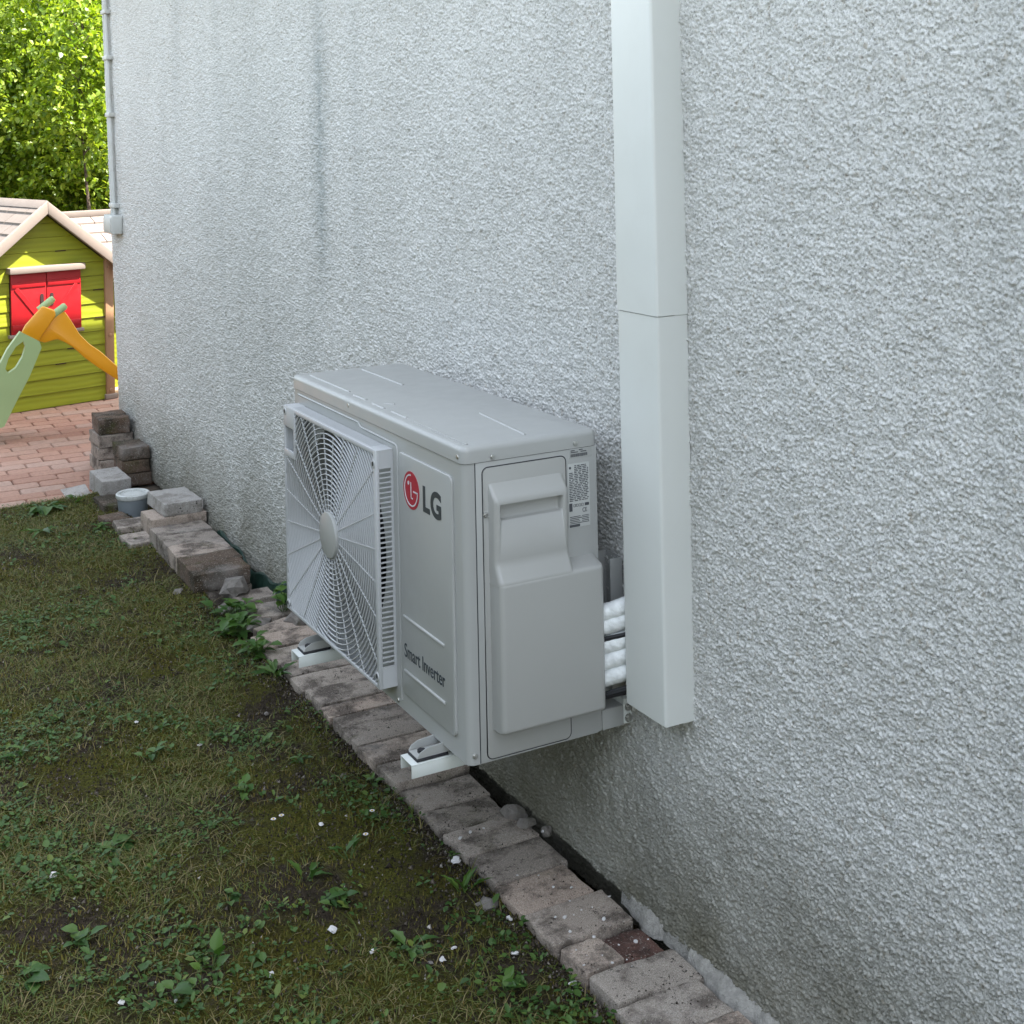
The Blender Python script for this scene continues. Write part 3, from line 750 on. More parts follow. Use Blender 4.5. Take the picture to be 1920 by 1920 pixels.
# conduit with junction box at the far corner
cdt = empty('wall_conduit', (0, 4.92, .8), 'thin twin cable conduit running down near the far house corner to a box', 'conduit')
b = B()
for k, (du, r) in enumerate(((0, .011), (.040, .010))):
    top = onX(203, 0, 0); bot = onX(222, 400, 0)
    b.tube([(-.018, 5.02+du*1-(.05), 2.40-.8), (-.018, 4.93+du-.02-.0, .10)] if False else [(-.020, top.y+du+.02-4.92, 2.4-.8), (-.020, bot.y+du-4.92, .88-.8)], r, 8)
b.build('pipe_run', m_conduit, cdt)
for v in (22, 108, 215, 385):
    p = onX(205+v*.045, v*2 if v < 0 else v, 0)
    b = B(); b.box((-.036, p.y-4.92-.03, p.z-.8-.012), (-.001, p.y-4.92+.075, p.z-.8+.012), .004); b.build('clip', m_conduit, cdt)
b = B(); b.box((-.06, -.10, -.005), (-.001, .10, .095), .008, 3); b.box((-.065, -.085, .008), (-.059, .085, .082), .002); b.build('junction_box', m_conduit, cdt)

# ================================================================== BRICKS
def brick_mesh(lx, ly, lz, seed, rough=.002, bev=.0038):
    t = bmesh.new(); bmesh.ops.create_cube(t, size=1)
    for v in t.verts: v.co = Vector((v.co.x*lx, v.co.y*ly, v.co.z*lz))
    r_ = random.Random(seed)
    bmesh.ops.bevel(t, geom=t.edges[:], offset=bev, segments=2, profile=.6, affect='EDGES')
    bmesh.ops.subdivide_edges(t, edges=[e for e in t.edges if e.calc_length() > .03], cuts=7, use_grid_fill=True)
    bmesh.ops.triangulate(t, faces=[f for f in t.faces if len(f.verts) > 4])
    from mathutils import noise as mn
    off = Vector((r_.uniform(0, 99), r_.uniform(0, 99), r_.uniform(0, 99)))
    for v in t.verts:
        n_ = mn.noise_vector((v.co+off)*14)*rough*.6+mn.noise_vector((v.co+off)*70)*rough*.35
        e_ = sum(1 for i, l in enumerate((lx, ly, lz)) if abs(v.co[i]) > l/2-bev*1.6)
        if e_ >= 2: n_ -= v.co.normalized()*max(0, mn.noise((v.co+off)*40))*rough*2.2
        v.co += n_
    me = bpy.data.meshes.new('brick'); t.to_mesh(me); t.free(); autosmooth(me, 50); return me
PROTO = [brick_mesh(.205, .118, .07, s) for s in range(6)]
NB = 0
def brick(c, label, mat=None, size=None, rz=0., tilt=(0, 0), group=None, seed=None, name='paving_brick', cat='brick', rough=.0022):
    global NB
    me = (PROTO[NB % 6].copy() if size is None else brick_mesh(*size, 50+NB, rough)); NB += 1
    o = link(name, me, mat or m_brick); o.location = c; o.rotation_euler = (tilt[0], tilt[1], rz)
    if size is None and NB % 2: o.rotation_euler.z += PI
    return tag(o, label, cat, group)
ordn = ['nearest', 'second', 'third', 'fourth', 'fifth', 'sixth', 'seventh', 'eighth', 'ninth', 'tenth', 'eleventh', 'twelfth', 'thirteenth']
bA = [-.655, -.525, -.40, -.275, -.049, .085, .224, .356, .480, .600, .726]
G1 = 'bricks edging the lawn under the unit and towards the camera'
rr = random.Random(5)
descA = {0: 'pale sandy edging brick at the bottom edge of the picture', 1: 'pale sandy edging brick just beyond the one cut by the bottom edge',
         2: 'pale worn edging brick with whitish patches by the ragged mortar', 3: None,
         4: 'edging brick strewn with white crumbs beyond the reddish piece', 5: 'clean grey edging brick two beyond the reddish piece',
         6: 'soot stained edging brick three beyond the reddish piece', 7: 'edging brick with white plaster bits and rubble at its wall end',
         8: 'dark stained edging brick beside the rubble, fifth beyond the reddish piece', 9: 'chipped grey edging brick just in front of the lower step, nearest the near bracket arm'}
for i in range(len(bA)-1):
    y0, y1 = bA[i], bA[i+1]; yc = (y0+y1)/2
    if i == 3: # a pale brick lies along the edge, a reddish half piece fills the wall side
        brick((-.176, -.215, -.425), 'pale edging brick laid lengthwise on the lawn side of the reddish piece', m_brickpale, (.10, .10, .07), .03, group=G1)
        brick((-.085, -.222, -.428), 'pale blackened edging brick between reddish piece and the nearest bricks', m_brickpale, (.115, .115, .07), -.02, group=G1)
        brick((-.180, -.103, -.427), 'small pale corner brick on the lawn side beside the reddish piece', m_brickpale, (.095, .10, .07), .05, group=G1)
        brick((-.082, -.104, -.437), 'dark reddish half brick covered in crumbs next to the wall gap', m_brickred, (.095, .10, .065), .0, group=G1)
        continue
    x0, x1 = -.237+rr.uniform(-.004, .004), -.036+rr.uniform(-.012, .006)-(.009 if i > 3 else 0)
    brick(((x0+x1)/2, yc, -.425+rr.uniform(-.003, .003)), descA[i], m_brickpale if i < 3 else m_brick, (x1-x0, y1-y0-.004, .07), rr.uniform(-.02, .02), (rr.uniform(-.015, .015), rr.uniform(-.01, .015)), G1)
bB = [.736, .862, .990, 1.122, 1.205, 1.290, 1.425, 1.545, 1.667, 1.80, 1.935]
descB = ['raised edging brick below the near bracket arm, first of the higher course', 'edging brick under the near bracket arm with a dark blotch', 'plain grey edging brick, third of the higher course from the near arm',
         'clean broad edging brick between the two bracket arms', 'narrow gritty edging brick beyond the clean broad one', 'mossy narrow edging brick halfway between the bracket arms', 'wide soil strewn edging brick in front of the far bracket arm',
         'grey edging brick under the far bracket arm', 'edging brick with weeds at its lawn end beyond the far arm', 'half buried edging brick where the course ends at the rubble']
for i in range(len(bB)-1):
    y0, y1 = bB[i], bB[i+1]; x0 = -.248+rr.uniform(-.005, .005)
    brick(((x0-.035)/2, (y0+y1)/2, -.413+rr.uniform(-.003, .003)), descB[i], m_brick, (abs(x0+.035), y1-y0-.004, .075), rr.uniform(-.025, .025), (rr.uniform(-.02, .02), rr.uniform(-.015, .02)), 'bricks of the higher course between the bracket arms')
G3 = 'loose bricks piled along the wall'
brick((-.105, 2.02, -.425), 'sunken brick among the rubble just beyond the edging course', m_brick, (.18, .11, .07), .25, (.08, -.05), G3)
brick((-.07, 2.20, -.42), 'purplish grey brick lying flat by the green membrane', m_brick, (.17, .14, .06), -.08, (.03, .04), G3)
brick((-.09, 2.38, -.418), 'flat brown brick half hidden behind the pointed rubble stone', m_brick, (.17, .11, .06), .06, (0, .02), G3)
bP = [2.50, 2.635, 2.765, 2.93, 3.09, 3.25]
dP = ['dark brown top brick at the near end of the raised pile', 'mossy dark top brick with a hollow, second in the raised pile', 'grey top brick with a small dark mark in the raised pile', 'plain brownish top brick in the middle of the raised pile', 'speckled top brick in front of the pale concrete block']
for i in range(5):
    mt = m_brickdark if i < 2 else m_brick
    w = .225 if i else .215
    brick((-.283+w/2+.004*i, (bP[i]+bP[i+1])/2, -.356-.002*i), dP[i], mt, (w, bP[i+1]-bP[i]-.005, .068), rr.uniform(-.02, .02), (rr.uniform(-.02, .02), 0), G3)
for i in range(5):
    brick((-.165, (bP[i]+bP[i+1])/2+.01, -.427), 'bottom brick hidden under the raised pile, beneath the '+('near end brick', 'mossy brick', 'marked brick', 'middle brick', 'speckled brick')[i], m_brick, (.21, bP[i+1]-bP[i]-.006, .066), 0, group=G3)
brick((-.135, 3.36, -.345), 'greenish lower block under the pale concrete block', m_brick, (.24, .17, .075), .02, group=G3)
brick((-.118, 3.40, -.278), 'pale pinkish concrete block lying on top of the pile beside the pot', m_slab, (.17, .24, .055), .06, (.02, .03), group=G3, name='concrete_block', cat='block')
brick((-.285, 3.30, -.412), 'low brick on the lawn side in front of the grey pot', m_brick, (.15, .15, .07), .1, (.03, 0), G3)
brick((-.262, 3.50, -.400), 'low brown brick touching the foot of the grey pot', m_brick, (.18, .13, .07), -.05, (.02, 0), G3)
q_ = onZ(214, 968, -.37); brick((q_.x, q_.y, -.405), 'dark low brick left of the grey pot, nearer one', m_brickdark, (.11, .12, .07), .1, (0, 0), G3)
q_ = onZ(212, 938, -.36); brick((q_.x, q_.y, -.39), 'dark low brick left of the grey pot, under the square block', m_brickdark, (.13, .2, .07), .05, (0, 0), G3)
q_ = onZ(206, 889, -.30); brick((q_.x, q_.y, -.345), 'square grey concrete block left of the brick stack', m_slab, (.135, .27, .09), .02, (0, 0), G3, name='concrete_block', cat='block')
lab = ['bottom brick of the stack at the house corner', 'second brick up in the stack at the house corner', 'third brick up in the stack at the house corner, with cement blobs']
for k in range(3):
    brick((-.078-.004*k, 4.36, -.372+.064*k), lab[k], m_brickdark, (.135, .20, .060), .03*(-1)**k, group='bricks stacked at the house corner', rough=.004)
lab = ['bottom brick of the rear stack by the patio', 'second brick up in the rear stack by the patio', 'third brick up in the rear stack by the patio', 'rough topmost brick of the rear stack against the corner']
for k in range(4):
    brick((-.105-.0*k-(.0 if k < 3 else .0), 4.72, -.372+.064*k+(.01 if k == 3 else 0)), lab[k], m_brick if k < 3 else m_brickdark, (.17 if k < 3 else .155, .22, .062 if k < 3 else .08), .04*(-1)**k, group='bricks stacked at the house corner', rough=.004 if k < 3 else .007)
# flat slab on the lawn
sl_ = [onZ(u, v, -.402) for u, v in ((112, 918), (160, 907), (190, 958), (186, 967), (157, 972))]
b = B(); b.prism([p for p in sl_], (0, 0, -.02), .002, 1); tag(b.build('stone_slab', m_slab), 'thin pale stone slab lying flat at the patio edge', 'slab')

# pot with grated top
pc = onZ(249, 928, -.315); pc = Vector((pc.x, pc.y, -.43))
pot = empty('plastic_pot', pc, 'small round grey plastic pot with pale grated top among the bricks', 'pot')
pr_ = 31/FPX*((pc.y+2.49)*.878+.65)
b = B(); b.cyl((0, 0, 0), (0, 0, .115), pr_*.80, 40, pr_*.93); b.build('pot_body', m_pot, pot)
t = bmesh.new(); prof = [(pr_*.95, .105), (pr_*1.0, .112), (pr_*1.0, .124), (pr_*.93, .128), (pr_*.80, .126), (pr_*.77, .118)]; R_ = []
for k in range(40):
    a = 2*PI*k/40; R_.append([t.verts.new((r*math.cos(a), r*math.sin(a), z)) for r, z in prof])
for k in range(40):
    for i in range(len(prof)-1): t.faces.new((R_[k][i], R_[(k+1) % 40][i], R_[(k+1) % 40][i+1], R_[k][i+1]))
b = B(); b.add(t); b.build('rim', m_potrim, pot)
b = B(); b.cyl((0, 0, .119), (0, 0, .122), pr_*.5, 30)
for k in range(28):
    a = 2*PI*k/28; b.box((pr_*.5, -.0035, .118), (pr_*.79, .0035, .1215), rot=Matrix.Rotation(a, 3, 'Z'), piv=(0, 0, 0))
b.build('grate', m_potrim, pot)
b = B(); b.cyl((0, 0, .1155), (0, 0, .1165), pr_*.78, 30); b.build('pot_inside', m_dark, pot)

# green dimpled membrane along the wall base
t = bmesh.new(); V1 = []
for i in range(140):
    y = 1.98+i*.0125+0; zt = -.365+.02*math.sin(y*9)+.012*math.sin(y*23)-(.05 if y < 2.1 else 0)
    V1.append([t.verts.new((x, y, z)) for x, z in ((-.045-.004*math.sin(y*40), -.50), (-.020-.004*math.sin(y*40), zt), (-.012, zt+.004))])
for a, c in zip(V1, V1[1:]):
    for i in range(2): t.faces.new((a[i], c[i], c[i+1], a[i+1]))
bmesh.ops.solidify(t, geom=t.faces[:], thickness=.003)
b = B(); b.add(t); tag(b.build('drainage_membrane', m_membrane), 'dark green plastic membrane strip standing at the foot of the wall', 'membrane')

# ragged mortar at the wall foot (near end)
def rock_mesh(s, seed, flat=1., amp=.35, sub=2):
    from mathutils import noise as mn
    t = bmesh.new(); bmesh.ops.create_icosphere(t, subdivisions=sub, radius=1)
    off = Vector((seed*3.1, seed*1.7, seed*.9))
    for v in t.verts:
        v.co *= 1+amp*mn.noise(v.co*1.3+off)+amp*.5*mn.noise(v.co*3.1+off); v.co = Vector((v.co.x*s[0], v.co.y*s[1], v.co.z*s[2]))
    me = bpy.data.meshes.new('rock'); t.to_mesh(me); t.free(); autosmooth(me, 25); return me
ys_ = np.arange(-1.0, .06, .003); t = bmesh.new(); Rw = []
def mw(y): 
    k = .5+.5*math.sin(y*17+1); f = max(0, min(1, (.03-y)/.1)); g = .25 if -.2 < y < -.1 else 1
    return f*g*(.008+.020*k)+.001
from mathutils import noise as MN
for y in ys_:
    w = mw(y)*(1+.7*MN.noise(Vector((y*25, 0, 0))))+.002*MN.noise(Vector((y*110, 3, 0))); z = -.388+.004*MN.noise(Vector((y*30, 5, 0)))
    Rw.append([t.verts.new((x, y, zz+0.002*MN.noise(Vector((y*60, x*200, 1))))) for x, zz in ((.004, z+.012), (-w*.4, z+.004), (-w*.8, z-.004), (-w-.004, z-.03))])
for a, c in zip(Rw, Rw[1:]):
    for i in range(3): t.faces.new((a[i], c[i], c[i+1], a[i+1]))
m_mortar = simple('mortar', (.34, .325, .30), .95, var=.25, scale=60, bmp=.004, bscale=180)
b = B(); b.add(t); tag(b.build('mortar_strip', m_mortar), 'ragged pale mortar strip along the foot of the wall at the near bricks', 'mortar')

# rubble stones
rub = [((-.155, 2.43, -.375), (.055, .06, .045), 'pointed grey stone leaning at the near end of the brick pile'), ((-.22, 2.33, -.41), (.05, .045, .025), 'flat rubble stone on the lawn side of the pointed stone'),
       ((-.045, 2.03, -.385), (.045, .04, .035), 'dark square rubble stone beside the grille corner'), ((-.16, 2.12, -.41), (.05, .04, .022), 'low rubble stone under the leafy weed'),
       ((-.052, .47, -.385), (.032, .026, .022), 'grey stone wedged between edging bricks and wall'), ((-.045, .415, -.388), (.024, .02, .016), 'small stone lying beside the wedged grey stone'),
       ((-.02, .36, -.39), (.014, .012, .012), 'tiny pebble at the wall crack beyond the plaster bits'), ((-.15, 1.90, -.40), (.04, .03, .02), 'rubble stone at the far end of the edging course'),
       ((-.31, 2.58, -.41), (.035, .03, .022), 'dark stone in the grass beside the raised pile'), ((-.275, .18, -.41), (.028, .025, .022), 'brown stone in the lawn edge touching the brick corner')]
for i, (c, s, l) in enumerate(rub):
    o = link('rubble_stone', rock_mesh(s, 5+i, amp=.5), m_stone); o.location = c; o.rotation_euler = (0, 0, i*1.3); tag(o, l, 'stone', 'rubble stones beside the bricks')
# chips: px positions on brick tops or lawn
chip_px = [(856, 1637, 16, 'white plaster chip on the lawn beside the edging bricks, farthest of the big ones'), (955, 1742, 12, 'white plaster chip on the lawn by the crumb strewn brick'), (966, 1812, 14, 'white plaster chip on the lawn between two others near the bricks'),
           (1074, 1866, 15, 'bright white plaster chip nearest the bottom right of the lawn'), (698, 1805, 10, 'dull pinkish chip in the bare soil left of the brick edge'), (624, 1762, 15, 'large pale chip on the moss in the middle of the lawn front'),
           (602, 1562, 9, 'small pale pebble near the daisies'), (830, 1822, 12, 'pale chip half sunk in soil near the spreading weed'), (808, 1830, 11, 'grey chip beside a half sunk pale one'),
           (851, 1800, 9, 'small dull chip by the brick edge weeds'), (507, 1842, 13, 'pinkish flat chip at the lower middle of the lawn'), (100, 1665, 16, 'pinkish stone sunk in the lawn at left'), (228, 1897, 12, 'white pebble at the bottom left of the lawn'),
           (256, 1370, 7, 'tiny white scrap in the grass left of the far arm'), (500, 1352, 10, 'grey pebble in the bare patch below the far arm'), (700, 1540, 6, 'tiny grey pebble in the bare soil beside the bricks'), (375, 1410, 8, 'pale pebble in the grass beyond the bare patch'),
           (330, 1895, 7, 'white fleck at the bottom edge left of the big leaves')]
for i, (u, v, s, l) in enumerate(chip_px):
    p = onZ(u, v, -.416); k = s/FPX*((p.y+2.49)*.878+(p.x+1.63)*.48)*.55
    o = link('plaster_chip', rock_mesh((k, k*.8, k*.45), 40+i, amp=.7), m_chip if 'white' in l or 'bright' in l else m_stone if 'grey' in l else m_chip)
    p.z = float(ground_h(np.array(p.x), np.array(p.y)))+k*.3+.006; o.location = p; o.rotation_euler = (.2, .1, i); tag(o, l, 'chip', 'chips lying on the lawn')
bc = [(862, 1571, 8), (882, 1559, 7), (907, 1552, 5), (1018, 1558, 8), (968, 1508, 4), (1037, 1662, 6), (1072, 1663, 6), (1058, 1719, 9), (1133, 1722, 10), (1068, 1746, 8), (1142, 1680, 6), (1114, 1756, 8), (1192, 1765, 9), (1148, 1804, 6), (1095, 1808, 5),
      (1080, 1780, 4), (1175, 1798, 4), (1090, 1705, 4), (1110, 1700, 4), (1076, 1714, 4), (1160, 1770, 4), (1042, 1718, 5), (1010, 1640, 4), (1068, 1688, 4), (970, 1640, 4), (1215, 1760, 4), (1130, 1790, 4), (1100, 1790, 3), (1185, 1810, 3)]
for i, (u, v, s) in enumerate(bc):
    p = onZ(u, v, -.386); k = s/FPX*((p.y+2.49)*.878+(p.x+1.63)*.48)*.55
    o = link('plaster_crumb', rock_mesh((k, k*.8, k*.55), 80+i, amp=.7, sub=1), m_chip); o.location = (p.x, p.y, -.388+k*.3); o.rotation_euler = (0, 0, i*.9)
    tag(o, 'small white plaster crumb lying on the edging bricks near the camera', 'crumb', 'plaster crumbs on the bricks')

# ================================================================== VEGETATION ON THE LAWN
def leaf_fan(P, D, Nn, Ln, Wd, fold=.25, droop=.2):
    """leaves: base P, direction D, up Nn; pointed ovals of 6 verts, 2 quads each side -> returns V,F"""
    n = len(P); S = np.cross(D, Nn); S /= np.linalg.norm(S, axis=1, keepdims=True)+1e-9
    L = Ln[:, None]; Wd = Wd[:, None]
    def pt(t, s, up): return P+D*L*t+S*Wd*s+Nn*L*up
    pts = [pt(0, 0, 0), pt(.35, .5, fold*.35), pt(.8, .36, fold*.2-droop*.4), pt(1, 0, -droop), pt(.8, -.36, fold*.2-droop*.4), pt(.35, -.5, fold*.35), pt(.38, 0, 0), pt(.78, 0, -droop*.45)]
    V = np.stack(pts, 1).reshape(-1, 3); b0 = np.arange(n)[:, None]*8
    F = np.concatenate([b0+np.array([[0, 1, 2, 6]]), b0+np.array([[6, 2, 3, 7]]), b0+np.array([[0, 6, 4, 5]]), b0+np.array([[6, 7, 3, 4]])], 0)
    return V, F
def leaf_hi(P, D, Nn, Ln, Wd, r, droop=.25, lobes=0.):
    S = np.cross(D, Nn); S /= np.linalg.norm(S, axis=1, keepdims=True)+1e-9; L = Ln[:, None]; Wd = Wd[:, None]
    T = np.array([0, .10, .22, .36, .52, .68, .82, .93, 1.]); Wt = np.array([.05, .10, .36, .5, .48, .38, .24, .11, .0])*(1+lobes*np.array([0, 0, 1, -1, 1, -1, 1, -1, 0]))
    rows = []
    bend = r.uniform(.6, 1.4, (len(P), 1)); tw = r.normal(0, .12, (len(P), 1))
    for t, w in zip(T, Wt):
        c = P+D*L*t*(1-.12*t*droop)-Nn*L*droop*bend*t**2.2
        for sd in (-1, -.5, 0, .5, 1):
            up = (.16*abs(sd)**1.3-.04*math.sin(t*20)*abs(sd))
            rows.append(c+S*Wd*w*sd*2*.5+Nn*L*w*(up+tw*sd*t))
    V = np.stack(rows, 1); n = len(P); k = 5; m = len(T); V = V.reshape(-1, 3)
    q = np.array([[i*k+j, i*k+j+1, (i+1)*k+j+1, (i+1)*k+j] for i in range(m-1) for j in range(k-1)])
    F = (np.arange(n)[:, None, None]*(k*m)+q[None]).reshape(-1, 4)
    return V, F
def lawn_pts(n, x0=-2.0, x1=-.255, y0=-1.0, y1=4.2):
    X = RNG.uniform(x0, x1, n); Y = RNG.uniform(y0, y1, n)
    # thin out far & outside view
    d = (Y+2.49)*.878+(X+1.63)*.48; u = 960+FPX*((X+1.63)*.878-(Y+2.49)*.479)/d
    k = (u > -120) & (u < 1400) ; return X[k], Y[k]
def bare(X, Y):
    """1 = vegetated, 0 = bare soil"""
    edge = np.clip((-.27-X)/.12, 0, 1)
    n1 = qnoise(X*2.6+3, Y*2.6+8, 21)+.5*qnoise(X*8+3, Y*8, 22)
    patch = np.clip(1-np.hypot((X+.42)/.16, (Y-.45)/.38), 0, 1)*1.2+np.clip(1-np.hypot((X+.38)/.14, (Y-1.5)/.35), 0, 1)*.9
    return np.clip(.75+n1*1.1-patch, 0, 1)*(.45+.55*edge)
def grass():
    X, Y = lawn_pts(230000); k = RNG.random(len(X)) < bare(X, Y)*np.clip(.7+.9*qnoise(X*1.3+7, Y*1.3, 31)+.25*(Y > .6), .12, 1); X, Y = X[k], Y[k]; n = len(X)
    Z = ground_h(X, Y); a = RNG.uniform(0, 2*np.pi, n); H = RNG.gamma(3.0, .0026, n)+.003; lean = RNG.uniform(.5, 3.4, n)*H
    w = RNG.uniform(.0007, .0016, n)
    dx, dy = np.cos(a), np.sin(a); sx, sy = -dy*w, dx*w
    b0 = np.stack([X, Y, Z-.002], 1); m = b0+np.stack([dx*lean*.35, dy*lean*.35, H*.65], 1); t = b0+np.stack([dx*lean, dy*lean, H*.95], 1); s = np.stack([sx, sy, 0*sx], 1)
    V = np.stack([b0-s, b0+s, m+s*.8, m-s*.8, t+s*.15, t-s*.15], 1).reshape(-1, 3); i = np.arange(n)[:, None]*6
    F = np.concatenate([i+np.array([[0, 1, 2, 3]]), i+np.array([[3, 2, 4, 5]])], 0)
    tag(link('grass', npmesh('grass', V, F), m_grass), 'short patchy grass of the shaded lawn', 'grass', kind='stuff')
grass()
def mosses():
    X, Y = lawn_pts(260000, x1=-.235); f = qnoise(X*3.1+70, Y*3.1+20, 41)+.4*qnoise(X*12, Y*12, 42)
    k = (RNG.random(len(X)) < np.clip(.55+f*1.3, .05, 1)*(.4+.6*bare(X, Y))); X, Y = X[k], Y[k]; n = len(X); Z = ground_h(X, Y)
    a = RNG.uniform(0, 2*np.pi, n); H = RNG.uniform(.003, .011, n); w = RNG.uniform(.0008, .0018, n)
    p = np.stack([X, Y, Z-.001], 1); s = np.stack([np.cos(a)*w, np.sin(a)*w, 0*w], 1); t = p+np.stack([np.sin(a)*H*.6, -np.cos(a)*H*.6, H], 1)
    V = np.stack([p-s, p+s, t+s*.4, t-s*.4], 1).reshape(-1, 3); F = np.arange(n*4).reshape(-1, 4)
    tag(link('moss', npmesh('moss', V, F), m_moss), 'olive and rusty moss cushions between the grass', 'moss', kind='stuff')
mosses()
m_crumb = leaf_mat('soil_crumbs', [(0., (.02, .014, .009)), (.6, (.06, .045, .032)), (.9, (.13, .11, .09)), (.97, (.26, .23, .2)), (1., (.5, .46, .42))], .9, 0)
def crumbs():
    X, Y = lawn_pts(90000, x1=-.235); k = RNG.random(len(X)) < np.clip(1.15-bare(X, Y)*1.1, .05, 1); X, Y = X[k], Y[k]
    # more along the foot of the bricks, and dust strewn on the bricks themselves
    m = 9000; X2 = -.25-np.abs(RNG.normal(0, .03, m)); Y2 = RNG.uniform(-.8, 2.4, m); X3 = RNG.uniform(-.24, -.04, 5200); Y3 = RNG.uniform(-.6, 2.0, 5200)
    kk = RNG.random(5200) < np.clip(.25+1.6*qnoise(X3*14+3, Y3*9+1, 77), 0, 1); X3, Y3 = X3[kk], Y3[kk]
    Z = np.concatenate([ground_h(np.concatenate([X, X2]), np.concatenate([Y, Y2])), np.where(Y3 < .73, -.3885, -.3745)+0*X3]); X = np.concatenate([X, X2, X3]); Y = np.concatenate([Y, Y2, Y3]); n = len(X)
    s_ = RNG.gamma(2.2, .0009, n)+.0006; s_[-len(X3):] *= .42; c = np.stack([X, Y, Z+s_*.3], 1); o = RNG.normal(size=(n, 4, 3)); o /= np.linalg.norm(o, axis=2, keepdims=True)
    base = np.array([[1, 1, 1], [1, -1, -1], [-1, 1, -1], [-1, -1, 1.]])/1.7
    V = (c[:, None]+(base[None]+o*.35)*s_[:, None, None]).reshape(-1, 3); F = (np.arange(n)[:, None, None]*4+np.array([[0, 1, 2], [0, 3, 1], [0, 2, 3], [1, 3, 2]])[None]).reshape(-1, 3)
    tag(link('soil_crumbs', npmesh('crumbs', V, F), m_crumb), 'loose soil grains and grit over the bare patches and brick tops', 'soil', kind='stuff')
crumbs()
def small_weeds():
    X, Y = lawn_pts(44000); f = qnoise(X*2.2+17, Y*2.2+5, 51)+.5*qnoise(X*7, Y*7, 52)
    k = RNG.random(len(X)) < np.clip(.24+f*1.2, .015, 1)*bare(X, Y)*np.clip(1.35-.27*Y, .35, 1); X, Y = X[k], Y[k]
    Pn = []; 
    m = RNG.integers(2, 5, len(X)); X = np.repeat(X, m); Y = np.repeat(Y, m); n = len(X)
    a = RNG.uniform(0, 2*np.pi, n); r = RNG.uniform(.001, .006, n); X = X+np.cos(a)*r; Y = Y+np.sin(a)*r; Z = ground_h(X, Y)+RNG.uniform(.004, .016, n)
    el = RNG.uniform(-.1, .9, n); D = np.stack([np.cos(a)*np.cos(el), np.sin(a)*np.cos(el), np.sin(el)], 1)
    Nn = np.stack([-np.cos(a)*np.sin(el), -np.sin(a)*np.sin(el), np.cos(el)], 1); L = RNG.gamma(3.2, .0022, n)+.0035
    V, F = leaf_fan(np.stack([X, Y, Z], 1), D, Nn, L, L*RNG.uniform(.45, .9, n))
    tag(link('clover_leaves', npmesh('clover', V, F), m_weed), 'small clover and weed leaves scattered through the lawn', 'ground cover', kind='stuff')
small_weeds()
m_weedL = leaf_mat('broad_leaves', [(0., (.035, .085, .022)), (.6, (.055, .12, .032)), (1., (.09, .16, .035))], .45, .25)
m_weedB = leaf_mat('bright_leaves', [(0., (.05, .12, .025)), (.6, (.07, .15, .03)), (1., (.11, .19, .035))], .45, .3)
def weed(c, n, L0, W0, mat, label, el0=.35, upright=0., group='broad leaved weeds in the lawn', seed=0, cat='weed'):
    r = np.random.default_rng(seed+100); a = np.arange(n)*2.4+r.uniform(-.3, .3, n); L = L0*r.uniform(.6, 1.15, n)
    el = np.clip(el0+r.normal(0, .22, n), -.1, 1.3); h = upright*r.random(n)
    P = np.stack([np.cos(a)*L*.12+r.normal(0, .006+upright*.25, n), np.sin(a)*L*.12+r.normal(0, .006+upright*.25, n), h+.004], 1)
    D = np.stack([np.cos(a)*np.cos(el), np.sin(a)*np.cos(el), np.sin(el)], 1); Nn = np.stack([-np.cos(a)*np.sin(el), -np.sin(a)*np.sin(el), np.cos(el)], 1)
    V, F = leaf_hi(P, D, Nn, L, L*W0*r.uniform(.85, 1.15, n), r, .35, .14 if W0 < .4 else .03)
    z = float(ground_h(np.array(c[0]), np.array(c[1])))
    root = empty('weed_plant', (c[0], c[1], c[2] if len(c) > 2 else z), label, cat, group)
    link('leaves', npmesh('leaves', V, F, True), mat, root)
    b = B()
    for i in range(n): b.cyl((P[i][0]*.3, P[i][1]*.3, -.002), tuple(P[i]), .0012, 5)
    b.build('stem', m_stem, root)
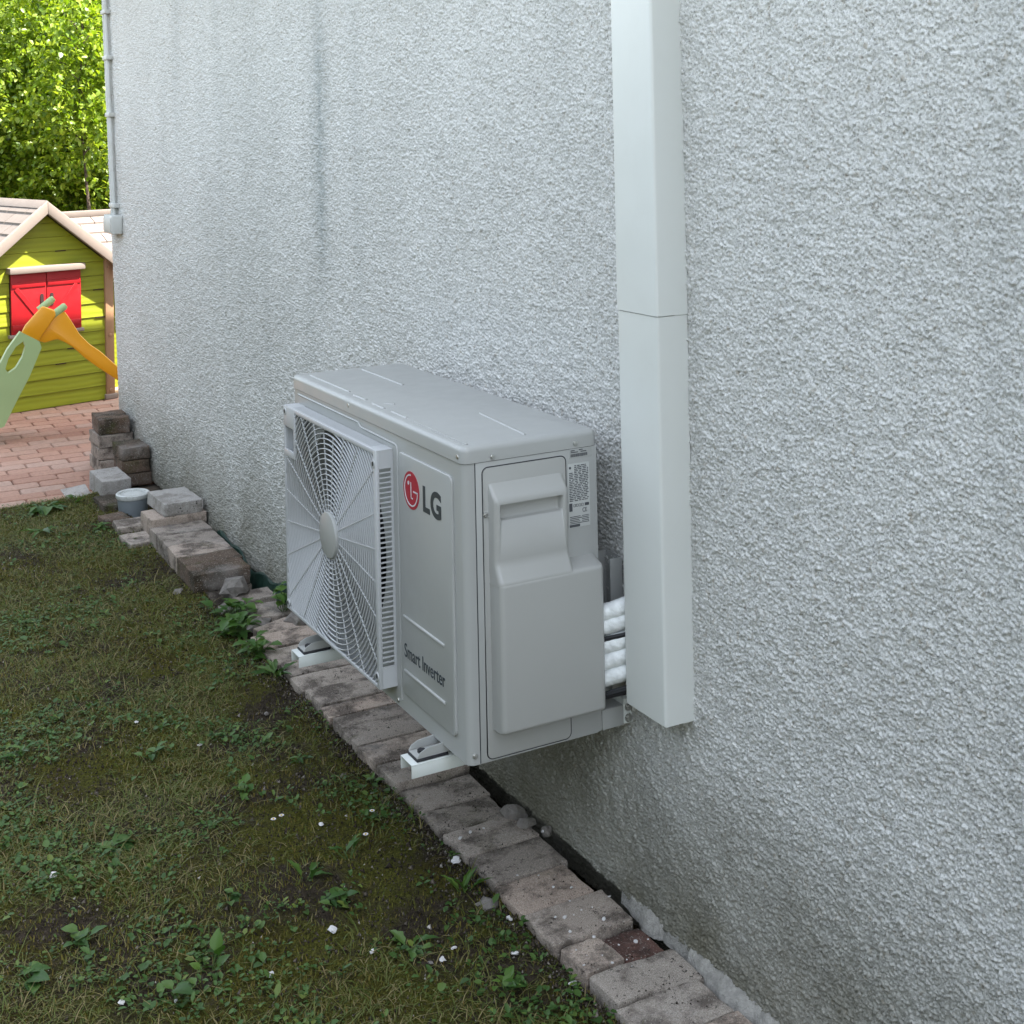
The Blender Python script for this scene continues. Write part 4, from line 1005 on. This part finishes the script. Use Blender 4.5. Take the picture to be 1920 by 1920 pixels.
WL = [((215, 1605), 7, .055, .62, m_weedL, 'large folded dock leaf cluster in the left of the lawn', .25, .01),
      ((635, 1705), 11, .035, .6, m_weedL, 'compact bluish green leaf rosette in the middle of the lawn front', .3, .02),
      ((575, 1660), 4, .06, .35, m_weedL, 'single long toothed leaf standing left of the compact rosette', .7, .0),
      ((770, 1790), 12, .055, .3, m_weedL, 'flat spreading rosette with narrow leaves near the pale chips', .12, .0),
      ((870, 1690), 8, .055, .22, m_weedB, 'tuft of narrow bright leaves next to the brick edge', .8, .0),
      ((1048, 1735), 3, .045, .8, m_weedL, 'single dark round leaf growing over the crumb strewn brick', .5, .02),
      ((330, 1880), 7, .042, .7, m_weedL, 'broad oval leaves at the bottom edge of the lawn', .5, .03),
      ((395, 1830), 4, .04, .7, m_weedB, 'upright leaf pair right above the oval leaves at the bottom', .9, .03),
      ((60, 1850), 9, .05, .6, m_weedL, 'dark broad leaf cluster in the bottom left corner', .35, .02),
      ((150, 1780), 9, .035, .65, m_weedL, 'low leafy patch above the bottom left cluster', .3, .015),
      ((655, 1620), 5, .045, .35, m_weedL, 'slim leaf stalks between rosette and bricks', .9, .02),
      ((430, 1700), 8, .035, .55, m_weedL, 'grey green rosette left of the toothed leaf', .25, .01),
      ((950, 1870), 9, .032, .55, m_weedB, 'small bright seedling cluster beside the brightest white chip', .5, .02),
      ((290, 1430), 9, .035, .6, m_weedL, 'green clump under the tiny white scrap', .4, .015),
      ((455, 1500), 9, .036, .65, m_weedB, 'fresh green weed left of the daisies', .4, .02),
      ((560, 1440), 7, .04, .45, m_weedL, 'small weed in the moss beside the bricks under the unit', .4, .01),
      ((40, 1430), 5, .06, .3, m_weedL, 'long leaved weed at the left edge of the lawn', .6, .02),
      ((700, 1480), 8, .028, .5, m_weedB, 'mossy green sprout at the brick row beside the near arm', .5, .01)]
for i, ((u, v), n, L0, W0, mt, l, el, up) in enumerate(WL):
    p = onZ(u, v, -.415); weed((p.x, p.y), n, L0, W0, mt, l, el, up, seed=i)
weed((-.20, 2.22), 44, .055, .72, m_weedB, 'bushy bright green weed growing over the rubble left of the grille', .35, .10, None, 61)
weed((-.27, 2.02), 36, .05, .68, m_weedB, 'leafy weed patch in front of the rubble stones', .35, .06, None, 62)
weed((-.27, 1.80), 26, .048, .65, m_weedB, 'spreading green weed at the lawn end of the far edging bricks', .35, .05, None, 63)
weed((-.055, 2.16, -.39), 12, .06, .72, m_weedB, 'bright weed sprig touching the lower corner of the fan grille', .45, .08, None, 64)
weed((-.275, 1.62), 12, .075, .22, m_weedL, 'dandelion tuft with long leaves below the far bracket arm', .6, .0, None, 65)
weed((-.05, 3.62, -.39), 10, .05, .3, m_weedB, 'small green tuft at the wall behind the grey pot', .8, .02, None, 66)
weed((-.40, 3.55), 14, .045, .5, m_weedB, 'low green tuft beside the stone slab', .4, .02, None, 67)
weed((-.42, 4.02), 6, .05, .5, m_weedB, 'tiny green sprig at the foot of the square block', .6, .02, None, 68)
p = onZ(85, 965, -.40); weed((p.x, p.y), 16, .075, .5, m_weedL, 'wilted leafy stem lying in front of the patio edge', .15, .03, None, 69)
p = onZ(75, 1010, -.41); weed((p.x, p.y), 9, .08, .28, m_weedL, 'grey green weed stalk lying on the lawn below the wilted stem', .15, .01, None, 70)
# dandelion/daisy heads
for i, (u, v) in enumerate(((513, 1556), (528, 1549), (686, 1584), (698, 1539))):
    p = onZ(u, v, -.405); d = empty('daisy', (p.x, p.y, float(ground_h(np.array(p.x), np.array(p.y)))), ['lower of two white daisies close together in the lawn', 'upper of two white daisies close together in the lawn', 'lone white daisy above a green leaf beside the bare soil', 'half closed white daisy nearest the brick edge'][i], 'flower', 'daisies in the lawn')
    b = B(); b.tube([(0, 0, 0), (.002, 0, .012), (0, 0, .022)], .0008, 5); b.build('stem', m_stem, d)
    n = 16; a = np.arange(n)*2*np.pi/n; D = np.stack([np.cos(a)*.9, np.sin(a)*.9, .35+0*a], 1); Nn = np.stack([-np.cos(a)*.35, -np.sin(a)*.35, .9+0*a], 1)
    V, F = leaf_fan(np.tile([[0, 0, .022]], (n, 1)), D, Nn, np.full(n, .0075), np.full(n, .003)); link('petals', npmesh('petals', V, F), m_petal, d)
    b = B(); b.cyl((0, 0, .022), (0, 0, .0245), .0025, 10); b.build('flower_eye', m_yellow, d)

# ================================================================== PLAYHOUSE
PO = Vector((.300, 6.655, -.405)); e1 = Vector((.975, .222, 0)).normalized(); rzp = math.atan2(e1.y, e1.x)
ph = empty('playhouse', PO, 'lime green plastic playhouse with red shutters on the patio', 'playhouse', rz=rzp)
S0, S1, SA, EZ, AZ, DP = -.925, .0, -.443, .935, 1.255, 1.15
def roofz(s): return AZ-.816*abs(s-SA)
def planks():
    b = B(); z = .0; pitch = .0905
    k = 0
    while z < AZ-.02:
        z1 = min(z+pitch, AZ); zm = z+.004
        # left and right limits by the gable
        def lim(zz): w = (AZ-zz)/.816; return max(S0, SA-w), min(S1, SA+w)
        (a0, a1), (c0, c1) = lim(zm), lim(z1-.002)
        yb, yt = -.012, -.004
        vs = [b.bm.verts.new(p) for p in ((a0, yb, zm), (a1, yb, zm), (c1, yt, z1), (c0, yt, z1))]; b.bm.faces.new(vs)
        w2 = [b.bm.verts.new(p) for p in ((a0, yb, zm), (a1, yb, zm), (a1, .0, zm-.004), (a0, .0, zm-.004))]; b.bm.faces.new(w2[::-1])
        z = z1; k += 1
    o = b.build('front_wall', m_green, ph, sm=False)
    for i, (s, zz) in enumerate(((-.62, .18), (-.33, .27), (-.30, .455), (-.09, .55), (-.10, .73), (-.32, 1.01), (-.78, .36))):
        pass
    b = B()
    for s, k in ((-.62, 2), (-.33, 3), (-.25, 4), (-.06, 6), (-.07, 8), (-.32, 11)): b.box((s-.035, -.0145, k*pitch-.003), (s+.035, -.010, k*pitch+.003))
    b.build('plank_gap', m_shutterhole, o)
planks()
b = B()
b.box((S0, .0, 0), (S0+.02, DP, EZ)); b.box((S1-.02, .0, 0), (S1, DP, EZ)); b.prism([(S0, DP-.02, 0), (S1, DP-.02, 0), (S1, DP-.02, EZ), (SA, DP-.02, AZ), (S0, DP-.02, EZ)], (0, .02, 0))
b.build('side_wall', m_green, ph)
# corner posts
for s in (S1-.028, S0-.03):
    b = B(); b.box((s, -.028, 0), (s+.058, .05, EZ+.01), .006); po = b.build('corner_post', m_tan, ph)
    b = B()
    for z in (.06, .42, .87): b.cyl((s+.028, -.034, z), (s+.028, -.027, z), .013, 16, bev=.002)
    b.build('bolt', m_tan, po)
    b = B(); b.box((s-.01, -.034, 0), (s+.075, .06, .035), .005); b.build('post_foot', m_trimw, po)
# main roof
def roofside(sg):
    b = B(); sE = SA+sg*.545; zE = AZ+.045-.816*.545
    rows = 7; y0, y1 = -.10, DP+.08
    for k in range(rows):
        f0, f1 = k/rows, (k+1)/rows
        sa, za = SA+sg*.545*f0, AZ+.045-.816*.545*f0; sb, zb = SA+sg*.545*f1, AZ+.045-.816*.545*f1
        y = y0-(.0 if k % 2 else .15)
        while y < y1:
            ya, yb = max(y+.004, y0), min(y+.30-.004, y1)
            if yb > ya+.02:
                v = [(sa, ya, za+.006), (sa, yb, za+.006), (sb, yb, zb+.018), (sb, ya, zb+.018)]; b.prism(v, (0, 0, -.014))
            y += .30
    b.prism([(SA, y0, AZ+.045-.0), (sE, y0, zE), (sE, y0, zE-.02), (SA, y0, AZ+.025)], (0, y1-y0, 0))
    b.build('roof', m_rooft, ph)
for sg in (1, -1): roofside(sg)
b = B(); b.prism([(SA-.05, -.11, AZ+.025), (SA, -.11, AZ+.075), (SA+.05, -.11, AZ+.025)], (0, DP+.2, 0), .005); b.build('ridge_cap', m_rooft, ph)
for sg in (1, -1):  # bargeboards
    b = B(); o = .062
    b.prism([(SA, -.125, AZ+.068), (SA+sg*.548, -.125, AZ+.068-.816*.548), (SA+sg*.548, -.125, AZ-.012-.816*.548), (SA, -.125, AZ-.012)], (0, .035, 0), .004); b.build('bargeboard', m_trimw, ph)
b = B(); b.prism([(SA, -.09, AZ+.04), (SA+.53, -.09, AZ+.04-.816*.53), (SA+.53, -.09, AZ+.02-.816*.53), (SA, -.09, AZ+.02), (SA-.53, -.09, AZ+.02-.816*.53), (SA-.53, -.09, AZ+.04-.816*.53)], (0, .11, 0)); b.build('soffit', m_trimw, ph)
# wing with its own roof behind to the right
b = B(); b.box((.0, .35, 0), (.95, DP, .86)); b.build('wing_wall', m_green, ph)
b = B(); y0, y1, z0, z1 = .16, .74, .80, 1.17
for k in range(6):
    f0, f1 = k/6, (k+1)/6; ya, yb = y1+(y0-y1)*f0, y1+(y0-y1)*f1; za, zb = z1+(z0-z1)*f0, z1+(z0-z1)*f1; s = -.45-(.11 if k % 2 else 0)
    while s < 1.0:
        b.prism([(s+.003, ya, za+.004), (s+.217, ya, za+.004), (s+.217, yb, zb+.016), (s+.003, yb, zb+.016)], (0, 0, -.013)); s += .22
b.prism([(-.5, y1, z1), (-.5, y0, z0), (-.5, y0, z0-.03), (-.5, 1.32, z0-.03), (-.5, 1.32, z0)], (1.55, 0, 0)); b.box((-.5, y1-.03, z1-.01), (1.05, y1+.03, z1+.035), .006)
b.build('wing_roof', m_rooft, ph)
# shutters
win = B(); win.box((-.655, -.018, .49), (-.192, .0, .875)); wo = win.build('window_opening', m_shutterhole, ph)
for k, (a, c) in enumerate(((-.652, -.426), (-.422, -.196))):
    b = B(); b.box((a, -.034, .492), (c, -.020, .872), .003); sh = b.build('shutter', m_redpl, ph)
    b = B()
    for z in (.535, .80): b.box((a+.004, -.040, z-.018), (c-.004, -.034, z+.018), .002)
    sx = 1 if k == 0 else -1; m_ = (a+c)/2
    p0, p1 = ((a+.03, .78), (c-.03, .56)) if k == 0 else ((c-.03, .78), (a+.03, .56))
    dv = Vector((p1[0]-p0[0], 0, p1[1]-p0[1])).normalized(); nv = Vector((-dv.z, 0, dv.x))*.014
    q = [Vector((p0[0], -.034, p0[1]))+nv, Vector((p1[0], -.034, p1[1]))+nv, Vector((p1[0], -.034, p1[1]))-nv, Vector((p0[0], -.034, p0[1]))-nv]
    b.prism(q, (0, -.006, 0), .001, 1); b.build('brace', m_redpl, sh)
    hx = c-.03 if k == 0 else a+.03
    b = B(); b.box((hx-.011, -.0385, .655), (hx+.011, -.033, .735), .010, 3, axis=1); b.build('grip_hole', m_shutterhole, sh)
b = B(); b.box((-.672, -.075, .872), (-.180, -.0, .912), .006); b.build('lintel', m_trimw, ph)
b = B(); b.box((-.668, -.045, .470), (-.182, -.0, .491), .004); b.build('sill', m_trimw, ph)

# ================================================================== SLIDE
sd = empty('toddler_slide', (-.25, 5.75, -.405), 'small orange and mint green plastic slide in front of the playhouse', 'slide')
OS = Vector((-.25, 5.75, -.405))
def P(u, v, y): return onY(u, v, y)-OS
yn, yf_ = 5.62, 5.86
def side_poly(pxs, y, th, mat, name, bev=.008):
    b = B(); b.prism([P(u, v, y) for u, v in pxs], (0, th, 0), bev, 2); return b.build(name, mat, sd)
chn = [(106, 588), (122, 584), (133, 600), (150, 627), (168, 645), (190, 660), (222, 688), (262, 722), (262, 748), (222, 714), (185, 690), (160, 672), (138, 652), (122, 642), (108, 636), (84, 643), (66, 638), (88, 610)]
side_poly(chn, yn, .022, m_orange, 'chute_side'); side_poly(chn, yf_, .022, m_orange, 'chute_side')
# chute bed between the sides
bed = [(84, 630), (100, 606), (112, 600), (126, 612), (142, 640), (165, 663), (190, 684), (222, 706), (262, 740)]
b = B(); t = bmesh.new(); A = []
for u, v in bed:
    p = P(u, v, yn+.01); A.append([t.verts.new((p.x, y-OS.y, p.z)) for y in (yn+.01, yf_+.01)])
for a, c in zip(A, A[1:]): t.faces.new((a[0], a[1], c[1], c[0]))
bmesh.ops.solidify(t, geom=t.faces[:], thickness=.008); b.add(t); b.build('chute_bed', m_orange, sd)
hood = [(47, 611), (80, 574), (104, 582), (106, 592), (88, 618), (72, 641), (40, 626)]
side_poly(hood, yn-.02, .03, m_orange, 'chute_hood', .012); side_poly(hood, yf_-.01, .03, m_orange, 'chute_hood', .012)
for y, (ua, va), (ub, vb) in ((yn, (88, 600), (121, 575)), (yf_, (86, 590), (112, 569))):
    a, c = P(ua, va, yn), P(ub, vb, yn); a.y = c.y = y-OS.y+.01
    if y == yf_: a.y = c.y = y-OS.y
    b = B(); b.tube([a, a.lerp(c, .5), c, c+(c-a).normalized()*.012], .021, 14, lambda s: 1 if s < .8 else .7); b.build('handle_knob', m_mint, sd)
lego = [(38, 622), (74, 640), (78, 652), (56, 705), (30, 755), (8, 800), (-22, 812), (-60, 812), (-20, 735), (-4, 690), (14, 655)]
holeo = [(44, 640), (48, 650), (42, 670), (30, 690), (16, 700), (10, 692), (16, 672), (30, 650)]
for y in (yn-.03, yf_-.02):
    b = B(); t = bmesh.new()
    o_ = [t.verts.new(P(u, v, y)) for u, v in lego]; h_ = [t.verts.new(P(u, v, y)) for u, v in holeo]
    es = [t.edges.new((o_[i], o_[(i+1) % len(o_)])) for i in range(len(o_))]+[t.edges.new((h_[i], h_[(i+1) % len(h_)])) for i in range(len(h_))]
    bmesh.ops.triangle_fill(t, edges=es, use_beauty=True)
    r = bmesh.ops.extrude_face_region(t, geom=t.faces[:]); bmesh.ops.translate(t, verts=[g for g in r['geom'] if isinstance(g, bmesh.types.BMVert)], vec=(0, .04, 0))
    bmesh.ops.recalc_face_normals(t, faces=t.faces); b.add(t); b.build('ladder_side', m_mint, sd)
for i, (u, v) in enumerate(((22, 715), (0, 765))):
    p = P(u, v, yn); b = B(); b.box((p.x-.05, yn-OS.y+.0, p.z-.012), (p.x+.05, yf_-OS.y, p.z+.012), .006); b.build('step', m_mint, sd)

# ================================================================== TREES
def tree(name, c, rad, zc, nl, mat, label, seed, leaf=.055, trunk_r=.05, h_tr=None, group='trees beyond the patio'):
    r = np.random.default_rng(seed); root = empty(name, (c[0], c[1], -.46), label, 'tree', group)
    R = np.array(rad)
    # limbs
    b = B(); z0 = zc+.46; top = z0+rad[2]*.8
    b.tube([(0, 0, 0), (.04, .02, top*.4), (-.03, .03, top*.75), (.02, 0, top)], trunk_r, 10, lambda s: 1-.8*s)
    ends = []
    for k in range(16):
        a = k*2.4; h = max(.2, z0-rad[2]*.75+(top-z0+rad[2]*.7)*k/16); l = rad[0]*.8
        q = Vector((math.cos(a)*l*r.uniform(.5, 1), math.sin(a)*l*r.uniform(.5, 1), h+l*.5)); b.tube([(0, 0, h), Vector((0, 0, h)).lerp(q, .5)+Vector((0, 0, .05)), q], trunk_r*.35, 6, lambda s: 1-.75*s)
    b.build('trunk', m_bark, root)
    nc = nl//16
    d = r.normal(size=(nc, 3)); d /= np.linalg.norm(d, axis=1, keepdims=True); rr_ = r.random(nc)**.38
    # lumpy outline
    lump = 1+.22*np.sin(d[:, 0]*5+seed)*np.cos(d[:, 2]*6+d[:, 1]*4)+.12*r.normal(size=nc)
    Cc = d*rr_[:, None]*R*lump[:, None]+np.array([0, 0, z0])
    keep = Cc[:, 2] > .05; Cc = Cc[keep]; nc = len(Cc)
    tw = r.normal(size=(nc, 3)); tw[:, 2] += .4; tw /= np.linalg.norm(tw, axis=1, keepdims=True)
    k = 16; t_ = np.tile(np.linspace(-.5, .5, k), nc); Cr = np.repeat(Cc, k, 0)+np.repeat(tw, k, 0)*t_[:, None]*.34+r.normal(0, .022, (nc*k, 3))
    n = nc*k; D = np.repeat(tw, k, 0)*.5+r.normal(0, .6, (n, 3)); D[:, 2] -= .25; D /= np.linalg.norm(D, axis=1, keepdims=True)
    Nn = np.tile([0, 0, 1.], (n, 1))+r.normal(0, .55, (n, 3)); Nn -= D*(Nn*D).sum(1, keepdims=True); Nn /= np.linalg.norm(Nn, axis=1, keepdims=True)
    L = leaf*r.uniform(.6, 1.25, n); V, F = leaf_fan(Cr, D, Nn, L, L*r.uniform(.5, .75, n), .2, .2)
    link('crown', npmesh('crown', V, F), mat, root)
T = [('young_tree', (1.15, 10.6), (1.0, .9, 1.7), 1.55, 56000, m_leafA, 'bright yellow green young tree right behind the playhouse roof, touching the house corner', 1, .052, .035),
     ('young_tree', (-.15, 11.4), (.95, 1.0, 2.0), 1.5, 52000, m_leafA, 'bright yellow green tree behind the playhouse at the left picture edge', 2, .052, .05),
     ('broadleaf_tree', (-.4, 14.0), (1.7, 1.3, 2.6), 2.2, 46000, m_leafB, 'dark green tree filling the gap at upper left behind the brighter ones', 3, .07, .09),
     ('broadleaf_tree', (2.3, 14.6), (1.9, 1.3, 2.5), 2.0, 46000, m_leafB, 'dark green tree behind the young tree near the house corner', 4, .07, .09),
     ('broadleaf_tree', (1.0, 17.5), (2.6, 1.4, 2.6), 1.9, 42000, m_leafB, 'farthest shaded tree closing the view behind the others', 5, .09, .12)]
q_ = onY(158, 300, 9.3)
T.append(('sapling', (q_.x, 9.3), (.42, .35, .75), 1.75, 5200, m_leafA, 'slender young sapling with thin dark stems just behind the playhouse roof', 6, .05, .022))
for a in T: tree(*a)

m_added_hedge = leaf_mat('added_hedge_leaves', [(0., (.02, .035, .014)), (1., (.05, .075, .03))], .5, .1)  # kept dark so the added hedge bounces little green light
def hedge():  # added out of view; darkens the lower wall and unit front
    root = empty('added_hedge', (-3.7, 1.0, -.46), 'dense green hedge added out of view to block low sky light', 'hedge')
    b = B(); b.box((-.25, -7, 0), (.25, 7, 2.1), .1); b.build('added_hedge_core', m_added_hedge, root)
    n = 26000; r = np.random.default_rng(9); P = np.stack([r.uniform(.1, .42, n), r.uniform(-7.1, 7.1, n), r.uniform(.02, 2.3, n)], 1)
    D = r.normal(size=(n, 3)); D[:, 0] += .8; D /= np.linalg.norm(D, axis=1, keepdims=True); Nn = r.normal(size=(n, 3)); Nn -= D*(Nn*D).sum(1, keepdims=True); Nn /= np.linalg.norm(Nn, axis=1, keepdims=True)
    L = r.uniform(.05, .09, n); V, F = leaf_fan(P, D, Nn, L, L*.6); link('foliage', npmesh('foliage', V, F), m_added_hedge, root)
hedge()
